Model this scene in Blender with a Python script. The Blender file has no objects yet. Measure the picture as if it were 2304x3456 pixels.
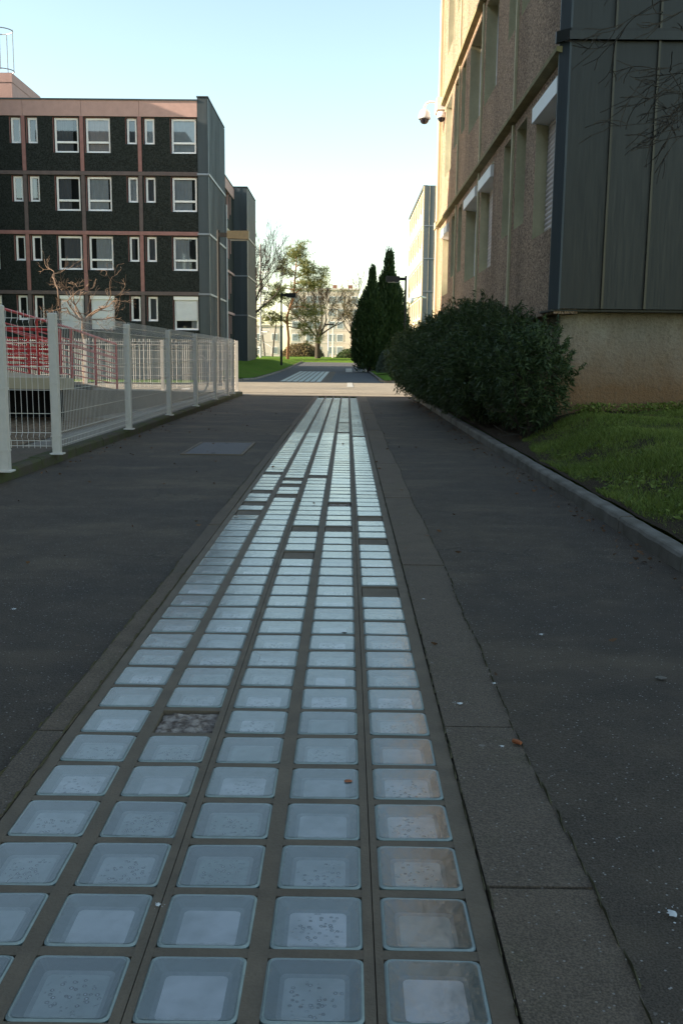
import bpy, math, random
import numpy as np
from mathutils import Matrix, Vector
random.seed(7); rng = np.random.default_rng(7)
sc = bpy.context.scene; col = sc.collection
R = math.radians

# ------------------------------------------------------------------ camera
cam = bpy.data.cameras.new('camera'); camo = bpy.data.objects.new('camera', cam); col.objects.link(camo)
cam.sensor_fit = 'HORIZONTAL'; cam.sensor_width = 36; cam.lens = 50.5
cam.clip_start = 0.05; cam.clip_end = 2000
camo.matrix_world = Matrix.Translation((0, 0, .95)) @ Matrix.Rotation(R(.255), 4, 'Z') @ Matrix.Rotation(R(90-9.26), 4, 'X') @ Matrix.Rotation(R(.6), 4, 'Z')
sc.camera = camo
# ------------------------------------------------------------------ sky, sun
SUN_EL, SUN_AZ = 19.5, 261.5
w = bpy.data.worlds.new("World"); sc.world = w; w.use_nodes = True
nt = w.node_tree; sky = nt.nodes.new('ShaderNodeTexSky'); sky.sky_type = 'NISHITA'; sky.sun_disc = False
sky.sun_elevation = R(SUN_EL); sky.sun_rotation = R(SUN_AZ); sky.air_density = 1.0; sky.dust_density = .6; sky.ozone_density = 1.0
wb = nt.nodes.new('ShaderNodeMix'); wb.data_type = 'RGBA'; wb.blend_type = 'MULTIPLY'; wb.inputs[0].default_value = 1; wb.inputs[7].default_value = (1.24, 1.155, .95, 1)   # white balance of the photograph
nt.links.new(sky.outputs[0], wb.inputs[6]); nt.links.new(wb.outputs[2], nt.nodes['Background'].inputs[0]); nt.nodes['Background'].inputs[1].default_value = 0.115
sun = bpy.data.lights.new('sun', 'SUN'); sun.energy = 5.0; sun.angle = R(.53); sun.color = (1, .85, .64)
suno = bpy.data.objects.new('sun', sun); col.objects.link(suno)
az = R(SUN_AZ); toward = Vector((math.sin(az)*math.cos(R(SUN_EL)), math.cos(az)*math.cos(R(SUN_EL)), math.sin(R(SUN_EL))))
suno.rotation_euler = toward.to_track_quat('Z', 'Y').to_euler()
sc.view_settings.view_transform = 'Standard'; sc.view_settings.look = 'None'; sc.view_settings.exposure = 1.56; sc.view_settings.gamma = 1
sc.view_settings.use_curve_mapping = False
sc.cycles.max_bounces = 6; sc.cycles.transparent_max_bounces = 12; sc.cycles.caustics_reflective = False; sc.cycles.caustics_refractive = False

# ------------------------------------------------------------------ materials
def srgb(r, g, b):
    f = lambda c: (c/255/12.92 if c <= 10 else ((c/255+.055)/1.055)**2.4)
    return (f(r), f(g), f(b))
class NT:
    def __init__(s, name):
        s.m = bpy.data.materials.new(name); s.m.use_nodes = True; s.t = s.m.node_tree; s.t.nodes.clear()
        s.out = s.t.nodes.new('ShaderNodeOutputMaterial')
    def n(s, kind, **kw):
        x = s.t.nodes.new('ShaderNode'+kind)
        for k, v in kw.items(): setattr(x, k, v)
        return x
    def l(s, a, b): s.t.links.new(a, b)
    def noise(s, scale, detail=4, vec=None, rough=.6, dim=None):
        x = s.n('TexNoise'); x.inputs['Scale'].default_value = scale; x.inputs['Detail'].default_value = detail; x.inputs['Roughness'].default_value = rough
        if vec is not None: s.l(vec, x.inputs['Vector'])
        return x.outputs['Fac']
    def coords(s, kind='Object', scale=None):
        o = s.n('TexCoord').outputs[kind]
        if scale:
            mp = s.n('Mapping'); mp.inputs['Scale'].default_value = scale; s.l(o, mp.inputs[0]); o = mp.outputs[0]
        return o
    def world(s, scale=None):
        o = s.n('NewGeometry').outputs['Position']
        if scale:
            mp = s.n('Mapping'); mp.inputs['Scale'].default_value = scale; s.l(o, mp.inputs[0]); o = mp.outputs[0]
        return o
    def ramp(s, fac, a, b, lo=0., hi=1., interp='LINEAR'):
        x = s.n('MapRange'); x.inputs['From Min'].default_value = a; x.inputs['From Max'].default_value = b
        x.inputs['To Min'].default_value = lo; x.inputs['To Max'].default_value = hi; x.clamp = True
        s.l(fac, x.inputs['Value']); return x.outputs[0]
    def mix(s, fac, a, b, blend='MIX'):
        x = s.n('Mix', data_type='RGBA', blend_type=blend)
        if isinstance(fac, (int, float)): x.inputs[0].default_value = fac
        else: s.l(fac, x.inputs[0])
        for i, v in ((6, a), (7, b)):
            if isinstance(v, tuple): x.inputs[i].default_value = (*v, 1)
            else: s.l(v, x.inputs[i])
        return x.outputs[2]
    def math(s, op, a, b=None):
        x = s.n('Math', operation=op)
        for i, v in ((0, a), (1, b)):
            if v is None: continue
            if isinstance(v, (int, float)): x.inputs[i].default_value = v
            else: s.l(v, x.inputs[i])
        return x.outputs[0]
    def bsdf(s, color, rough=.8, metal=0., spec=.5, height=None, bump=.2, dist=.01):
        b = s.n('BsdfPrincipled')
        if isinstance(color, tuple): b.inputs['Base Color'].default_value = (*color, 1)
        else: s.l(color, b.inputs['Base Color'])
        if isinstance(rough, (int, float)): b.inputs['Roughness'].default_value = rough
        else: s.l(rough, b.inputs['Roughness'])
        b.inputs['Metallic'].default_value = metal; b.inputs['Specular IOR Level'].default_value = spec
        if height is not None:
            bp = s.n('Bump'); bp.inputs['Strength'].default_value = bump; bp.inputs['Distance'].default_value = dist
            s.l(height, bp.inputs['Height']); s.l(bp.outputs[0], b.inputs['Normal'])
        return b
    def done(s, sh): s.l(sh.outputs[0] if hasattr(sh, 'outputs') else sh, s.out.inputs[0]); return s.m
M = {}
def simple(name, c, rough=.6, metal=0., var=.25, scale=6, spec=.5, bump=.1):
    t = NT(name); nz = t.noise(scale, 5, t.world()); nf = t.noise(scale*9, 3, t.world())
    f = t.math('ADD', t.math('MULTIPLY', nz, .7), t.math('MULTIPLY', nf, .3))
    lo = tuple(x*(1-var) for x in c); hi = tuple(min(1, x*(1+var)) for x in c)
    M[name] = t.done(t.bsdf(t.mix(t.ramp(f, .3, .7), lo, hi), rough, metal, spec, nf, bump, .004)); return M[name]

def asphalt(name, base, warm, speck=.35, patch=.3):
    t = NT(name); p = t.world()
    big = t.noise(.55, 5, p); mid = t.noise(7, 4, p); fine = t.noise(260, 2, p)
    c = t.mix(t.ramp(big, .35, .65), base, warm)
    c = t.mix(t.ramp(mid, .3, .7), c, t.mix(.5, c, (0.0, 0.0, 0.0)), 'MIX')
    if name == 'slab_concrete':
        oi = t.n('ObjectInfo').outputs['Random']; c = t.mix(t.ramp(oi, 0, 1, 0, .75), c, (.085, .069, .056)); c = t.mix(t.ramp(t.noise(4, 5, p), .52, .7, 0, .5), c, (.075, .070, .035))
    else:
        sm = t.noise(1.6, 4, t.world((.7, 1.2, 1))); c = t.mix(t.ramp(sm, .52, .72, 0, .55), c, tuple(x*1.75 for x in warm))
    if name == 'asphalt_path':
        ve = t.n('TexVoronoi'); ve.feature = 'DISTANCE_TO_EDGE'; ve.inputs['Scale'].default_value = .8
        wv = t.n('VectorMath', operation='ADD'); nc = t.n('TexNoise'); nc.inputs['Scale'].default_value = 5; nc.inputs['Detail'].default_value = 5; t.l(p, nc.inputs['Vector'])
        sc2 = t.n('VectorMath', operation='SCALE'); t.l(nc.outputs['Color'], sc2.inputs[0]); sc2.inputs['Scale'].default_value = .22; t.l(p, wv.inputs[0]); t.l(sc2.outputs[0], wv.inputs[1]); t.l(wv.outputs[0], ve.inputs['Vector'])
        ck = t.math('MULTIPLY', t.ramp(ve.outputs['Distance'], .006, .002), t.ramp(t.noise(.6, 2, p), .50, .56)); c = t.mix(t.math('MULTIPLY', ck, .8), c, (.012, .011, .009))
    c2 = t.mix(.28 if name == 'slab_concrete' else .45, c, t.mix(t.ramp(fine, .38, .62), tuple(x*.3 for x in base), tuple(x*2.5 for x in base)))
    v = t.n('TexVoronoi'); v.inputs['Scale'].default_value = 120; t.l(p, v.inputs['Vector'])
    wn = t.n('TexWhiteNoise'); t.l(v.outputs['Position'], wn.inputs['Vector'])
    sp = t.math('MULTIPLY', t.math('LESS_THAN', v.outputs['Distance'], .26), t.math('GREATER_THAN', wn.outputs['Value'], .90))
    c2 = t.mix(t.math('MULTIPLY', sp, speck), c2, (.42, .40, .38))
    v2 = t.n('TexVoronoi'); v2.inputs['Scale'].default_value = 9; t.l(t.world((1, 1, 1)), v2.inputs['Vector'])
    wn2 = t.n('TexWhiteNoise'); t.l(v2.outputs['Position'], wn2.inputs['Vector'])
    d2 = t.math('ADD', v2.outputs['Distance'], t.math('MULTIPLY', t.noise(60, 3, p), .08))
    st = t.math('MULTIPLY', t.math('LESS_THAN', d2, .12), t.math('GREATER_THAN', wn2.outputs['Value'], .88))
    c2 = t.mix(t.math('MULTIPLY', st, patch), c2, (.30, .28, .26))
    h = t.math('ADD', fine, t.math('MULTIPLY', v.outputs['Distance'], .8))
    M[name] = t.done(t.bsdf(c2, .85, 0, .35, h, .5, .004)); return M[name]
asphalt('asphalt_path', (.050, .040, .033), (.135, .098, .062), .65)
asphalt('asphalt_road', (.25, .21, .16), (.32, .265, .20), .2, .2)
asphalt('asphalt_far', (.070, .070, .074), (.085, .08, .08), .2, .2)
asphalt('slab_concrete', (.125, .092, .066), (.175, .130, .090), .4, .35)
asphalt('yard_concrete', (.19, .165, .14), (.25, .21, .175), .3, .3)
# old concrete of the glass strip frame
t = NT('frame_concrete'); p = t.world(); n1 = t.noise(9, 5, p); n2 = t.noise(180, 3, p); n3 = t.noise(1.1, 4, p)
c = t.mix(t.ramp(n1, .3, .7), (.120, .088, .058), (.195, .143, .095)); c = t.mix(t.ramp(n3, .5, .7, 0, .5), c, (.10, .062, .036)); c = t.mix(.3, c, t.mix(n2, (.02, .017, .013), (.2, .18, .15)))
M['frame_concrete'] = t.done(t.bsdf(c, .75, 0, .4, n2, .5, .003))
t = NT('rough_concrete'); p = t.world(); n1 = t.noise(40, 6, p); n2 = t.noise(190, 4, p)
M['rough_concrete'] = t.done(t.bsdf(t.mix(t.ramp(n1, .4, .62), (.17, .13, .11), (.52, .44, .39)), .95, 0, .2, t.math('ADD', n1, n2), 1, .012))
t = NT('kerb_concrete'); p = t.world(); n1 = t.noise(5, 6, p); n2 = t.noise(140, 3, p)
M['kerb_concrete'] = t.done(t.bsdf(t.mix(t.ramp(n1, .35, .65), (.13, .115, .095), (.22, .20, .175)), .9, 0, .3, t.math('ADD', n1, n2), .6, .01))
t = NT('mossy_kerb'); p = t.world(); n1 = t.noise(6, 6, p); n2 = t.noise(140, 3, p)
M['mossy_kerb'] = t.done(t.bsdf(t.mix(t.ramp(n1, .4, .62), (.10, .085, .065), (.085, .095, .04)), .95, 0, .2, t.math('ADD', n1, n2), .8, .012))
t = NT('moss'); p = t.world(); n1 = t.noise(30, 5, p)
M['moss'] = t.done(t.bsdf(t.mix(n1, (.055, .048, .034), (.11, .10, .055)), 1, 0, .1, n1, 1, .01))
t = NT('soil'); p = t.world(); n1 = t.noise(6, 6, p); n2 = t.noise(60, 4, p)
M['soil'] = t.done(t.bsdf(t.mix(t.ramp(n2, .3, .7), (.035, .026, .018), (.09, .068, .048)), 1, 0, .1, n2, 1, .03))
t = NT('lawn'); p = t.world(); n1 = t.noise(1.3, 5, p); n2 = t.noise(35, 4, p); n3 = t.noise(.25, 3, p)
c = t.mix(t.ramp(n1, .35, .65), (.07, .165, .008), (.14, .26, .014)); c = t.mix(t.ramp(n3, .5, .7, 0, .4), c, (.16, .16, .04)); c = t.mix(.5, c, t.mix(t.ramp(n2, .3, .7), (.02, .045, .008), (.16, .24, .03)))
M['lawn'] = t.done(t.bsdf(c, 1, 0, .1, n2, 1, .06))
t = NT('gravel'); p = t.world(); v = t.n('TexVoronoi'); v.inputs['Scale'].default_value = 26; t.l(p, v.inputs['Vector'])
wn = t.n('TexWhiteNoise'); t.l(v.outputs['Position'], wn.inputs['Vector'])
M['gravel'] = t.done(t.bsdf(t.mix(wn.outputs['Value'], (.10, .065, .04), (.30, .22, .15)), .95, 0, .2, v.outputs['Distance'], 1, .03))
# pebbledash walls
def pebble(name, a, b, scale, stain=None, bump=1.):
    t = NT(name); p = t.world(); v = t.n('TexVoronoi'); v.inputs['Scale'].default_value = scale; t.l(p, v.inputs['Vector'])
    wn = t.n('TexWhiteNoise'); t.l(v.outputs['Position'], wn.inputs['Vector'])
    c = t.mix(wn.outputs['Value'], a, b)
    st = t.noise(1.0, 5, t.world((1, 1, .25)))
    c = t.mix(t.ramp(st, .45, .75, 0, .55), c, stain or tuple(x*.45 for x in a))
    M[name] = t.done(t.bsdf(c, .9, 0, .3, t.math('SUBTRACT', 1, v.outputs['Distance']), bump, .012))
pebble('brown_pebbledash', (.125, .080, .054), (.60, .42, .295), 60)
pebble('dark_pebbledash', (.006, .008, .0075), (.031, .037, .035), 24, (.016, .021, .018), .5)
simple('pink_paint', (.46, .29, .265), .8, 0, .12, 3)
simple('grey_rib', (.125, .095, .095), .85, 0, .2, 4)
simple('pink_rib', (.30, .15, .14), .85, 0, .2, 4)
simple('cream_paint', (.50, .46, .31), .8, 0, .15, 4)
simple('cream_light', (.48, .40, .28), .8, 0, .12, 3)
simple('olive_ledge', (.24, .21, .105), .9, 0, .3, 5)
simple('white_plastic', (.84, .84, .86), .4, 0, .04, 3)
simple('shutter_white', (.66, .68, .72), .45, 0, .05, 3)
simple('shutter_pink', (.56, .50, .50), .5, 0, .05, 3)
simple('white_wire', (.74, .70, .66), .4, 0, .08, 14)
simple('white_metal', (.62, .58, .54), .4, 0, .08, 14)
simple('black_metal', (.006, .006, .007), .75, 0, .3, 6)
simple('bronze_metal', (.13, .105, .065), .5, .3, .2, 6)
simple('red_metal', (.50, .022, .028), .45, 0, .15, 6)
simple('grey_metal', (.35, .36, .38), .5, .4, .1, 6)
simple('dark_interior', (.012, .012, .014), 1)  # near black stands in for shade inside rooms and under the deck
simple('curtain_white', (.66, .70, .76), .9, 0, .1, 4)
simple('curtain_grey', (.20, .21, .24), .9, 0, .1, 4)
simple('curtain_pink', (.66, .58, .60), .9, 0, .08, 4)
simple('plinth_grey', (.13, .125, .115), .9, 0, .25, 3)
simple('far_white', (.60, .54, .50), .8, 0, .06, .5)
simple('far_cream', (.56, .49, .43), .8, 0, .06, .5)
simple('far_window', (.22, .25, .27), .25, 0, .3, .7)
simple('brick_brown', (.20, .10, .07), .9, 0, .2, 4)
simple('manhole_iron', (.085, .078, .085), .7, .2, .25, 20, bump=.6)
simple('bark_dark', (.045, .036, .028), .95, 0, .4, 14, bump=.6)
simple('bark_mid', (.10, .07, .05), .95, 0, .3, 10, bump=.6)
simple('bark_light', (.17, .115, .085), .95, 0, .3, 10, bump=.6)
simple('bark_orange', (.30, .15, .08), .95, 0, .3, 10, bump=.6)
simple('dome_dark', (.02, .018, .025), .1, 0, .1, 6)
simple('dropping_white', (.6, .6, .6), .9, 0, .1, 60)
simple('debris_brown', (.30, .09, .03), .7, 0, .3, 80)
simple('debris_dark', (.025, .02, .018), .8, 0, .3, 80)
simple('dead_leaf', (.14, .075, .04), .9, 0, .5, 12)
simple('line_white', (.40, .38, .34), .8, 0, .1, 20)
simple('far_hedge', (.03, .045, .02), 1, 0, .4, 8)
def leafmat(name, a, b, sc_=1.5, trans=.25):
    t = NT(name); p = t.world(); n = t.noise(sc_, 3, p); g = t.n('NewGeometry').outputs['Random Per Island']
    c = t.mix(t.ramp(t.math('ADD', t.math('MULTIPLY', n, .5), t.math('MULTIPLY', g, .5)), .25, .75), a, b)
    b1 = t.bsdf(c, .55, 0, .35); tr = t.n('BsdfTranslucent'); t.l(c, tr.inputs[0]); mx = t.n('MixShader'); mx.inputs[0].default_value = trans
    t.l(b1.outputs[0], mx.inputs[1]); t.l(tr.outputs[0], mx.inputs[2]); M[name] = t.done(mx)
leafmat('laurel_leaf', (.024, .046, .016), (.085, .125, .045))
leafmat('cypress_leaf', (.022, .050, .016), (.07, .105, .03), .9)
leafmat('pine_leaf', (.08, .11, .03), (.25, .25, .09), .8)
leafmat('grey_leaf', (.07, .10, .07), (.14, .17, .12))
leafmat('brown_leaf', (.08, .07, .03), (.20, .15, .07))
leafmat('grass_blade', (.085, .14, .018), (.28, .33, .07), 2.2, .3)
# zinc cladding
def zinc(name, c, rough, metal=.55):
    t = NT(name); n = t.noise(2.2, 5, t.world((1, 1, .15))); n2 = t.noise(18, 3, t.world((3, 3, .1)))
    oi = t.n('ObjectInfo').outputs['Random']
    k = t.math('ADD', t.math('MULTIPLY', n, .6), t.math('MULTIPLY', oi, .4))
    cc = t.mix(t.ramp(k, .2, .8), tuple(x*.75 for x in c), tuple(x*1.25 for x in c))
    M[name] = t.done(t.bsdf(cc, t.ramp(n2, .3, .7, rough-.08, rough+.12), metal, .5, n, .12, .05))
zinc('zinc_dark', (.028, .031, .031), .42, .3)
zinc('zinc_blue', (.065, .080, .092), .5, .4)
zinc('zinc_seam', (.075, .07, .055), .4)
zinc('zinc_pale', (.12, .14, .155), .45)
zinc('zinc_trim', (.24, .26, .30), .4)
# stained render plinth
t = NT('stained_render'); g = t.world(); sx = t.n('SeparateXYZ'); t.l(g, sx.inputs[0])
n1 = t.noise(2.5, 6, t.world((1, 1, .35))); n2 = t.noise(28, 5, g, .7); n4 = t.noise(1.2, 4, g)
hz = t.math('ADD', sx.outputs['Z'], t.math('MULTIPLY', n4, -.5))
c = t.mix(t.ramp(n1, .35, .7), (.32, .285, .235), (.50, .45, .38))
c = t.mix(t.ramp(t.math('ADD', hz, t.math('MULTIPLY', t.noise(5, 5, t.world((1, 1, .6))), -.35)), .86, .22, 0, .9), c, (.24, .13, .06))
c = t.mix(t.ramp(n2, .52, .66, 0, .45), c, (.14, .11, .085))
M['stained_render'] = t.done(t.bsdf(c, .95, 0, .2, t.math('ADD', n2, n1), .9, .03))
# window pane: thin glass
def thin_glass(name, base, tint, rough=.02, bump=None, ior=1.5, dirt=False):
    t = NT(name); fr = t.n('Fresnel'); fr.inputs['IOR'].default_value = ior
    f = t.math('ADD', t.math('MULTIPLY', fr.outputs[0], 1.), base)
    f = t.math('MINIMUM', f, .95)
    tr = t.n('BsdfTransparent'); tr.inputs[0].default_value = (*tint, 1); gl = t.n('BsdfGlossy'); gl.inputs['Roughness'].default_value = rough
    gl.inputs[0].default_value = (.95, .97, 1, 1)
    if bump:
        nz = t.noise(bump[0], 4, t.world()); bp = t.n('Bump'); bp.inputs['Strength'].default_value = bump[1]; bp.inputs['Distance'].default_value = .01
        t.l(nz, bp.inputs['Height']); t.l(bp.outputs[0], gl.inputs['Normal'])
    mx = t.n('MixShader'); t.l(f, mx.inputs[0]); t.l(tr.outputs[0], mx.inputs[1]); t.l(gl.outputs[0], mx.inputs[2])
    if dirt:
        df = t.n('BsdfDiffuse'); df.inputs[0].default_value = (.30, .30, .27, 1); m2 = t.n('MixShader'); p = t.world()
        oc = t.n('SeparateXYZ'); t.l(t.coords('Object'), oc.inputs[0])
        ex = t.math('MAXIMUM', t.math('ABSOLUTE', oc.outputs[0]), t.math('ABSOLUTE', oc.outputs[1]))
        f1 = t.ramp(t.noise(24, 6, p), .50, .80, 0, .16); f2 = t.ramp(t.math('ADD', ex, t.math('MULTIPLY', t.noise(60, 4, p), .02)), .076, .088, 0, .5)
        v = t.n('TexVoronoi'); v.feature = 'DISTANCE_TO_EDGE'; v.inputs['Scale'].default_value = 5.5; t.l(t.world(), v.inputs['Vector'])
        f3 = t.math('MULTIPLY', t.math('LESS_THAN', v.outputs['Distance'], .004), t.ramp(t.noise(2.3, 2, p), .60, .66, 0, .6))
        t.l(t.math('MINIMUM', t.math('ADD', t.math('ADD', f1, f2), f3), .8), m2.inputs[0]); t.l(mx.outputs[0], m2.inputs[1]); t.l(df.outputs[0], m2.inputs[2]); mx = m2
    M[name] = t.done(mx)
thin_glass('pane_glass', .12, (.85, .88, .9))
thin_glass('block_glass', .05, (.98, .99, .99), .19, (35, .10), 1.62, True)
# glass block body: cast greenish glass
def blockmat(name, a, b, droplets):
    t = NT(name); oi = t.n('ObjectInfo').outputs['Random']; oc = t.coords('Object'); n = t.noise(14, 3, t.world())
    c = t.mix(t.ramp(t.math('ADD', t.math('MULTIPLY', oi, .75), t.math('MULTIPLY', n, .25)), .15, .85), a, b)
    wn = t.n('TexWhiteNoise', noise_dimensions='1D'); t.l(oi, wn.inputs['W'])
    if droplets:
        n5 = t.noise(11, 2, t.world()); c = t.mix(t.ramp(n5, .40, .66, 0, .5), c, tuple(x*.62 for x in a))
        sx = t.n('VectorMath', operation='LENGTH'); t.l(oc, sx.inputs[0])
        mask = t.ramp(t.math('ADD', sx.outputs['Value'], t.math('MULTIPLY', t.noise(30, 2, t.world()), .05)), .078, .058)
        v = t.n('TexVoronoi'); v.inputs['Scale'].default_value = 105; v.inputs['Randomness'].default_value = .85; t.l(t.world(), v.inputs['Vector'])
        w2 = t.n('TexWhiteNoise'); t.l(v.outputs['Position'], w2.inputs['Vector'])
        drop = t.math('MULTIPLY', t.ramp(v.outputs['Distance'], .42, .2), t.ramp(w2.outputs['Value'], .3, .5))
        drop = t.math('MULTIPLY', t.math('MULTIPLY', drop, mask), t.ramp(wn.outputs['Value'], .25, .45))
        c = t.mix(t.math('MULTIPLY', drop, .8), c, tuple(x*.35 for x in a))
        core = t.math('MULTIPLY', drop, t.ramp(v.outputs['Distance'], .26, .12)); c = t.mix(core, c, (.80, .86, .92))  # dark ring and pale centre put each droplet's sparkle into the colour
        b_ = t.bsdf(c, t.ramp(drop, 0, .5, .35, .08), 0, .5, drop, 1, .006)
    else:
        b_ = t.bsdf(c, .35, 0, .5, n, .3, .01)
    M[name] = t.done(b_)
blockmat('block_wall', (.055, .10, .095), (.22, .28, .26), False)
blockmat('block_floor', (.30, .39, .36), (.96, .96, .97), True)
simple('far_floor', (.62, .68, .72), .3, 0, .25, 3)
simple('block_rim', (.24, .29, .285), .35, 0, .2, 30)

# ------------------------------------------------------------------ mesh helpers
class MB:
    def __init__(s): s.v = []; s.f = []; s.m = []
    def add(s, vs, fs, m=0):
        o = len(s.v); s.v.extend(vs); s.f.extend([tuple(i+o for i in f) for f in fs]); s.m.extend([m]*len(fs)); return s
    def box(s, x0, x1, y0, y1, z0, z1, m=0):
        if x0 > x1: x0, x1 = x1, x0
        if y0 > y1: y0, y1 = y1, y0
        return s.add([(x0,y0,z0),(x1,y0,z0),(x1,y1,z0),(x0,y1,z0),(x0,y0,z1),(x1,y0,z1),(x1,y1,z1),(x0,y1,z1)],
              [(0,3,2,1),(4,5,6,7),(0,1,5,4),(1,2,6,5),(2,3,7,6),(3,0,4,7)], m)
    def bbox(s, x0, x1, y0, y1, z0, z1, b=.004, m=0):   # box with chamfered upper edges
        v = [(x0,y0,z0),(x1,y0,z0),(x1,y1,z0),(x0,y1,z0),(x0,y0,z1-b),(x1,y0,z1-b),(x1,y1,z1-b),(x0,y1,z1-b),(x0+b,y0+b,z1),(x1-b,y0+b,z1),(x1-b,y1-b,z1),(x0+b,y1-b,z1)]
        f = [(0,3,2,1)]
        for k in range(4):
            j = (k+1) % 4; f += [(k, j, 4+j, 4+k), (4+k, 4+j, 8+j, 8+k)]
        return s.add(v, f+[(8,9,10,11)], m)
    def quad(s, a, b, c, d, m=0): return s.add([a,b,c,d], [(0,1,2,3)], m)
    def tube(s, pts, rad, n=6, m=0, cap=True):
        pts = [Vector(p) for p in pts]; k = len(pts)
        if isinstance(rad, (int, float)): rad = [rad]*k
        up = Vector((0,0,1)); vs = []; prev = None
        for i in range(k):
            d = (pts[min(i+1,k-1)]-pts[max(i-1,0)])
            if d.length < 1e-9: d = Vector((0,0,1))
            d.normalize()
            a = (prev - d*prev.dot(d)) if prev is not None else d.cross(up if abs(d.z) < .9 else Vector((1,0,0)))
            if a.length < 1e-6: a = d.orthogonal()
            a.normalize(); prev = a; b = d.cross(a)
            for j in range(n):
                th = 2*math.pi*j/n; vs.append(tuple(pts[i]+(a*math.cos(th)+b*math.sin(th))*rad[i]))
        fs = []
        for i in range(k-1):
            for j in range(n):
                j2 = (j+1) % n; fs.append((i*n+j, (i+1)*n+j, (i+1)*n+j2, i*n+j2))
        if cap: fs.append(tuple(range(n))); fs.append(tuple(reversed(range((k-1)*n, k*n))))
        return s.add(vs, fs, m)
    def lathe(s, prof, c=(0,0,0), n=20, m=0):
        vs = []; k = len(prof)
        for r, z in prof:
            for j in range(n):
                th = 2*math.pi*j/n; vs.append((c[0]+r*math.cos(th), c[1]+r*math.sin(th), c[2]+z))
        fs = [(i*n+j, i*n+(j+1)%n, (i+1)*n+(j+1)%n, (i+1)*n+j) for i in range(k-1) for j in range(n)]
        return s.add(vs, fs, m)
    def mesh(s, name, mats, smooth=False):
        me = bpy.data.meshes.new(name); me.from_pydata(s.v, [], s.f)
        for x in (mats if isinstance(mats, (list, tuple)) else [mats]): me.materials.append(M[x])
        if any(s.m): me.polygons.foreach_set('material_index', s.m)
        if smooth: me.polygons.foreach_set('use_smooth', [True]*len(s.f))
        me.update(); return me
    def build(s, name, mats, parent=None, smooth=False, loc=(0,0,0)):
        return inst(name, s.mesh(name, mats, smooth), parent, loc)
def inst(name, me, parent=None, loc=(0,0,0), rot=None):
    o = bpy.data.objects.new(name, me); col.objects.link(o); o.parent = parent; o.location = loc
    if rot: o.rotation_euler = rot
    return o
def npmesh(name, verts, quads, mats, midx=None, smooth=False):
    me = bpy.data.meshes.new(name); nv, nf = len(verts), len(quads); k = quads.shape[1]
    me.vertices.add(nv); me.vertices.foreach_set('co', np.asarray(verts, np.float32).ravel())
    me.loops.add(nf*k); me.loops.foreach_set('vertex_index', np.asarray(quads, np.int32).ravel())
    me.polygons.add(nf); me.polygons.foreach_set('loop_start', np.arange(nf, dtype=np.int32)*k)
    for x in (mats if isinstance(mats, (list, tuple)) else [mats]): me.materials.append(M[x])
    if midx is not None: me.polygons.foreach_set('material_index', np.asarray(midx, np.int32))
    if smooth: me.polygons.foreach_set('use_smooth', np.ones(nf, bool))
    me.update(calc_edges=True); return me
def tag(o, label=None, cat=None, group=None, kind=None):
    if label: o['label'] = label
    if cat: o['category'] = cat
    if group: o['group'] = group
    if kind: o['kind'] = kind
    return o
def empty(name, loc, rz=0, **kw):
    o = bpy.data.objects.new(name, None); col.objects.link(o); o.location = loc; o.rotation_euler = (0, 0, rz); o.empty_display_size = .2
    return tag(o, **kw)
def interp(x, xs, ys): return float(np.interp(x, xs, ys))
def vnoise(x, y, s=1., seed=0):
    return (math.sin(x*1.7*s+seed*3.1+1.3*math.sin(y*1.1*s+seed))+math.sin(y*2.3*s+seed*1.7+1.1*math.sin(x*1.9*s)))*.5

# ------------------------------------------------------------------ terrain
def zg(y): return interp(y, [0, 23, 43, 60, 82, 112, 160, 400], [0, 0, -.22, -.04, .40, .74, .70, .7])
def sheet(name, mat, ys, xl, xr, zf, nx=2, parent=None, kind='structure', thick=0):
    vs = []; fs = []
    for y in ys:
        a, b = xl(y), xr(y)
        for i in range(nx+1):
            x = a+(b-a)*i/nx; vs.append((x, y, zf(x, y)))
    for j in range(len(ys)-1):
        for i in range(nx):
            k = j*(nx+1)+i; fs.append((k, k+1, k+nx+2, k+nx+1))
    m = MB(); m.add(vs, fs); o = m.build(name, mat, parent, True)
    if kind: o['kind'] = kind
    return o
fr = lambda a, b, n: [a+(b-a)*i/n for i in range(n+1)]
sheet('ground', 'lawn', fr(-30, 22, 6)+fr(24, 160, 34)+[260, 600, 1500], lambda y: -600 if y < 600 else -1200, lambda y: 600 if y < 600 else 1200, lambda x, y: zg(y)-.10, 6)
KX = 1.52                                    # right kerb face
def lx(y): return -2.52+.02*math.sin(y*.9)
SL = lambda y: -.985+.004*math.sin(y*2.1)+.003*math.sin(y*5.3)      # outer edge of the left slab strip
# glass strip geometry (metres)
CP, GW, GD, RP = .184, .152, .154, .1780
X0 = None
NC = 5; ROWF = 1.389                        # far edge of the row at the bottom of the picture
NB, NT_ = 3, 116
# columns: left edge of the first glass column
XG = -.668
def cx(i): return XG+i*CP
XL = XG-.032; XR = cx(4)+GW+.038            # frame outer edges
SLW = lambda y: XL-.068+.004*math.sin(y*2.1)+.003*math.sin(y*5.3)
SRW = lambda y: XR+.19+.006*math.sin(y*1.7)+.004*math.sin(y*4.9)
asp_l = sheet('path_left', 'asphalt_path', fr(-4, 23, 108), lambda y: -7 if y < 6.9 else -2.66, lambda y: SLW(y)+.012, lambda x, y: 0.002*vnoise(x, y, 1.3)-.001, 5)
asp_r = sheet('path_right', 'asphalt_path', fr(-4, 23, 108), lambda y: SRW(y)-.012, lambda y: KX+.04, lambda x, y: 0.002*vnoise(x, y, 1.3, 2)-.001, 4)
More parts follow.
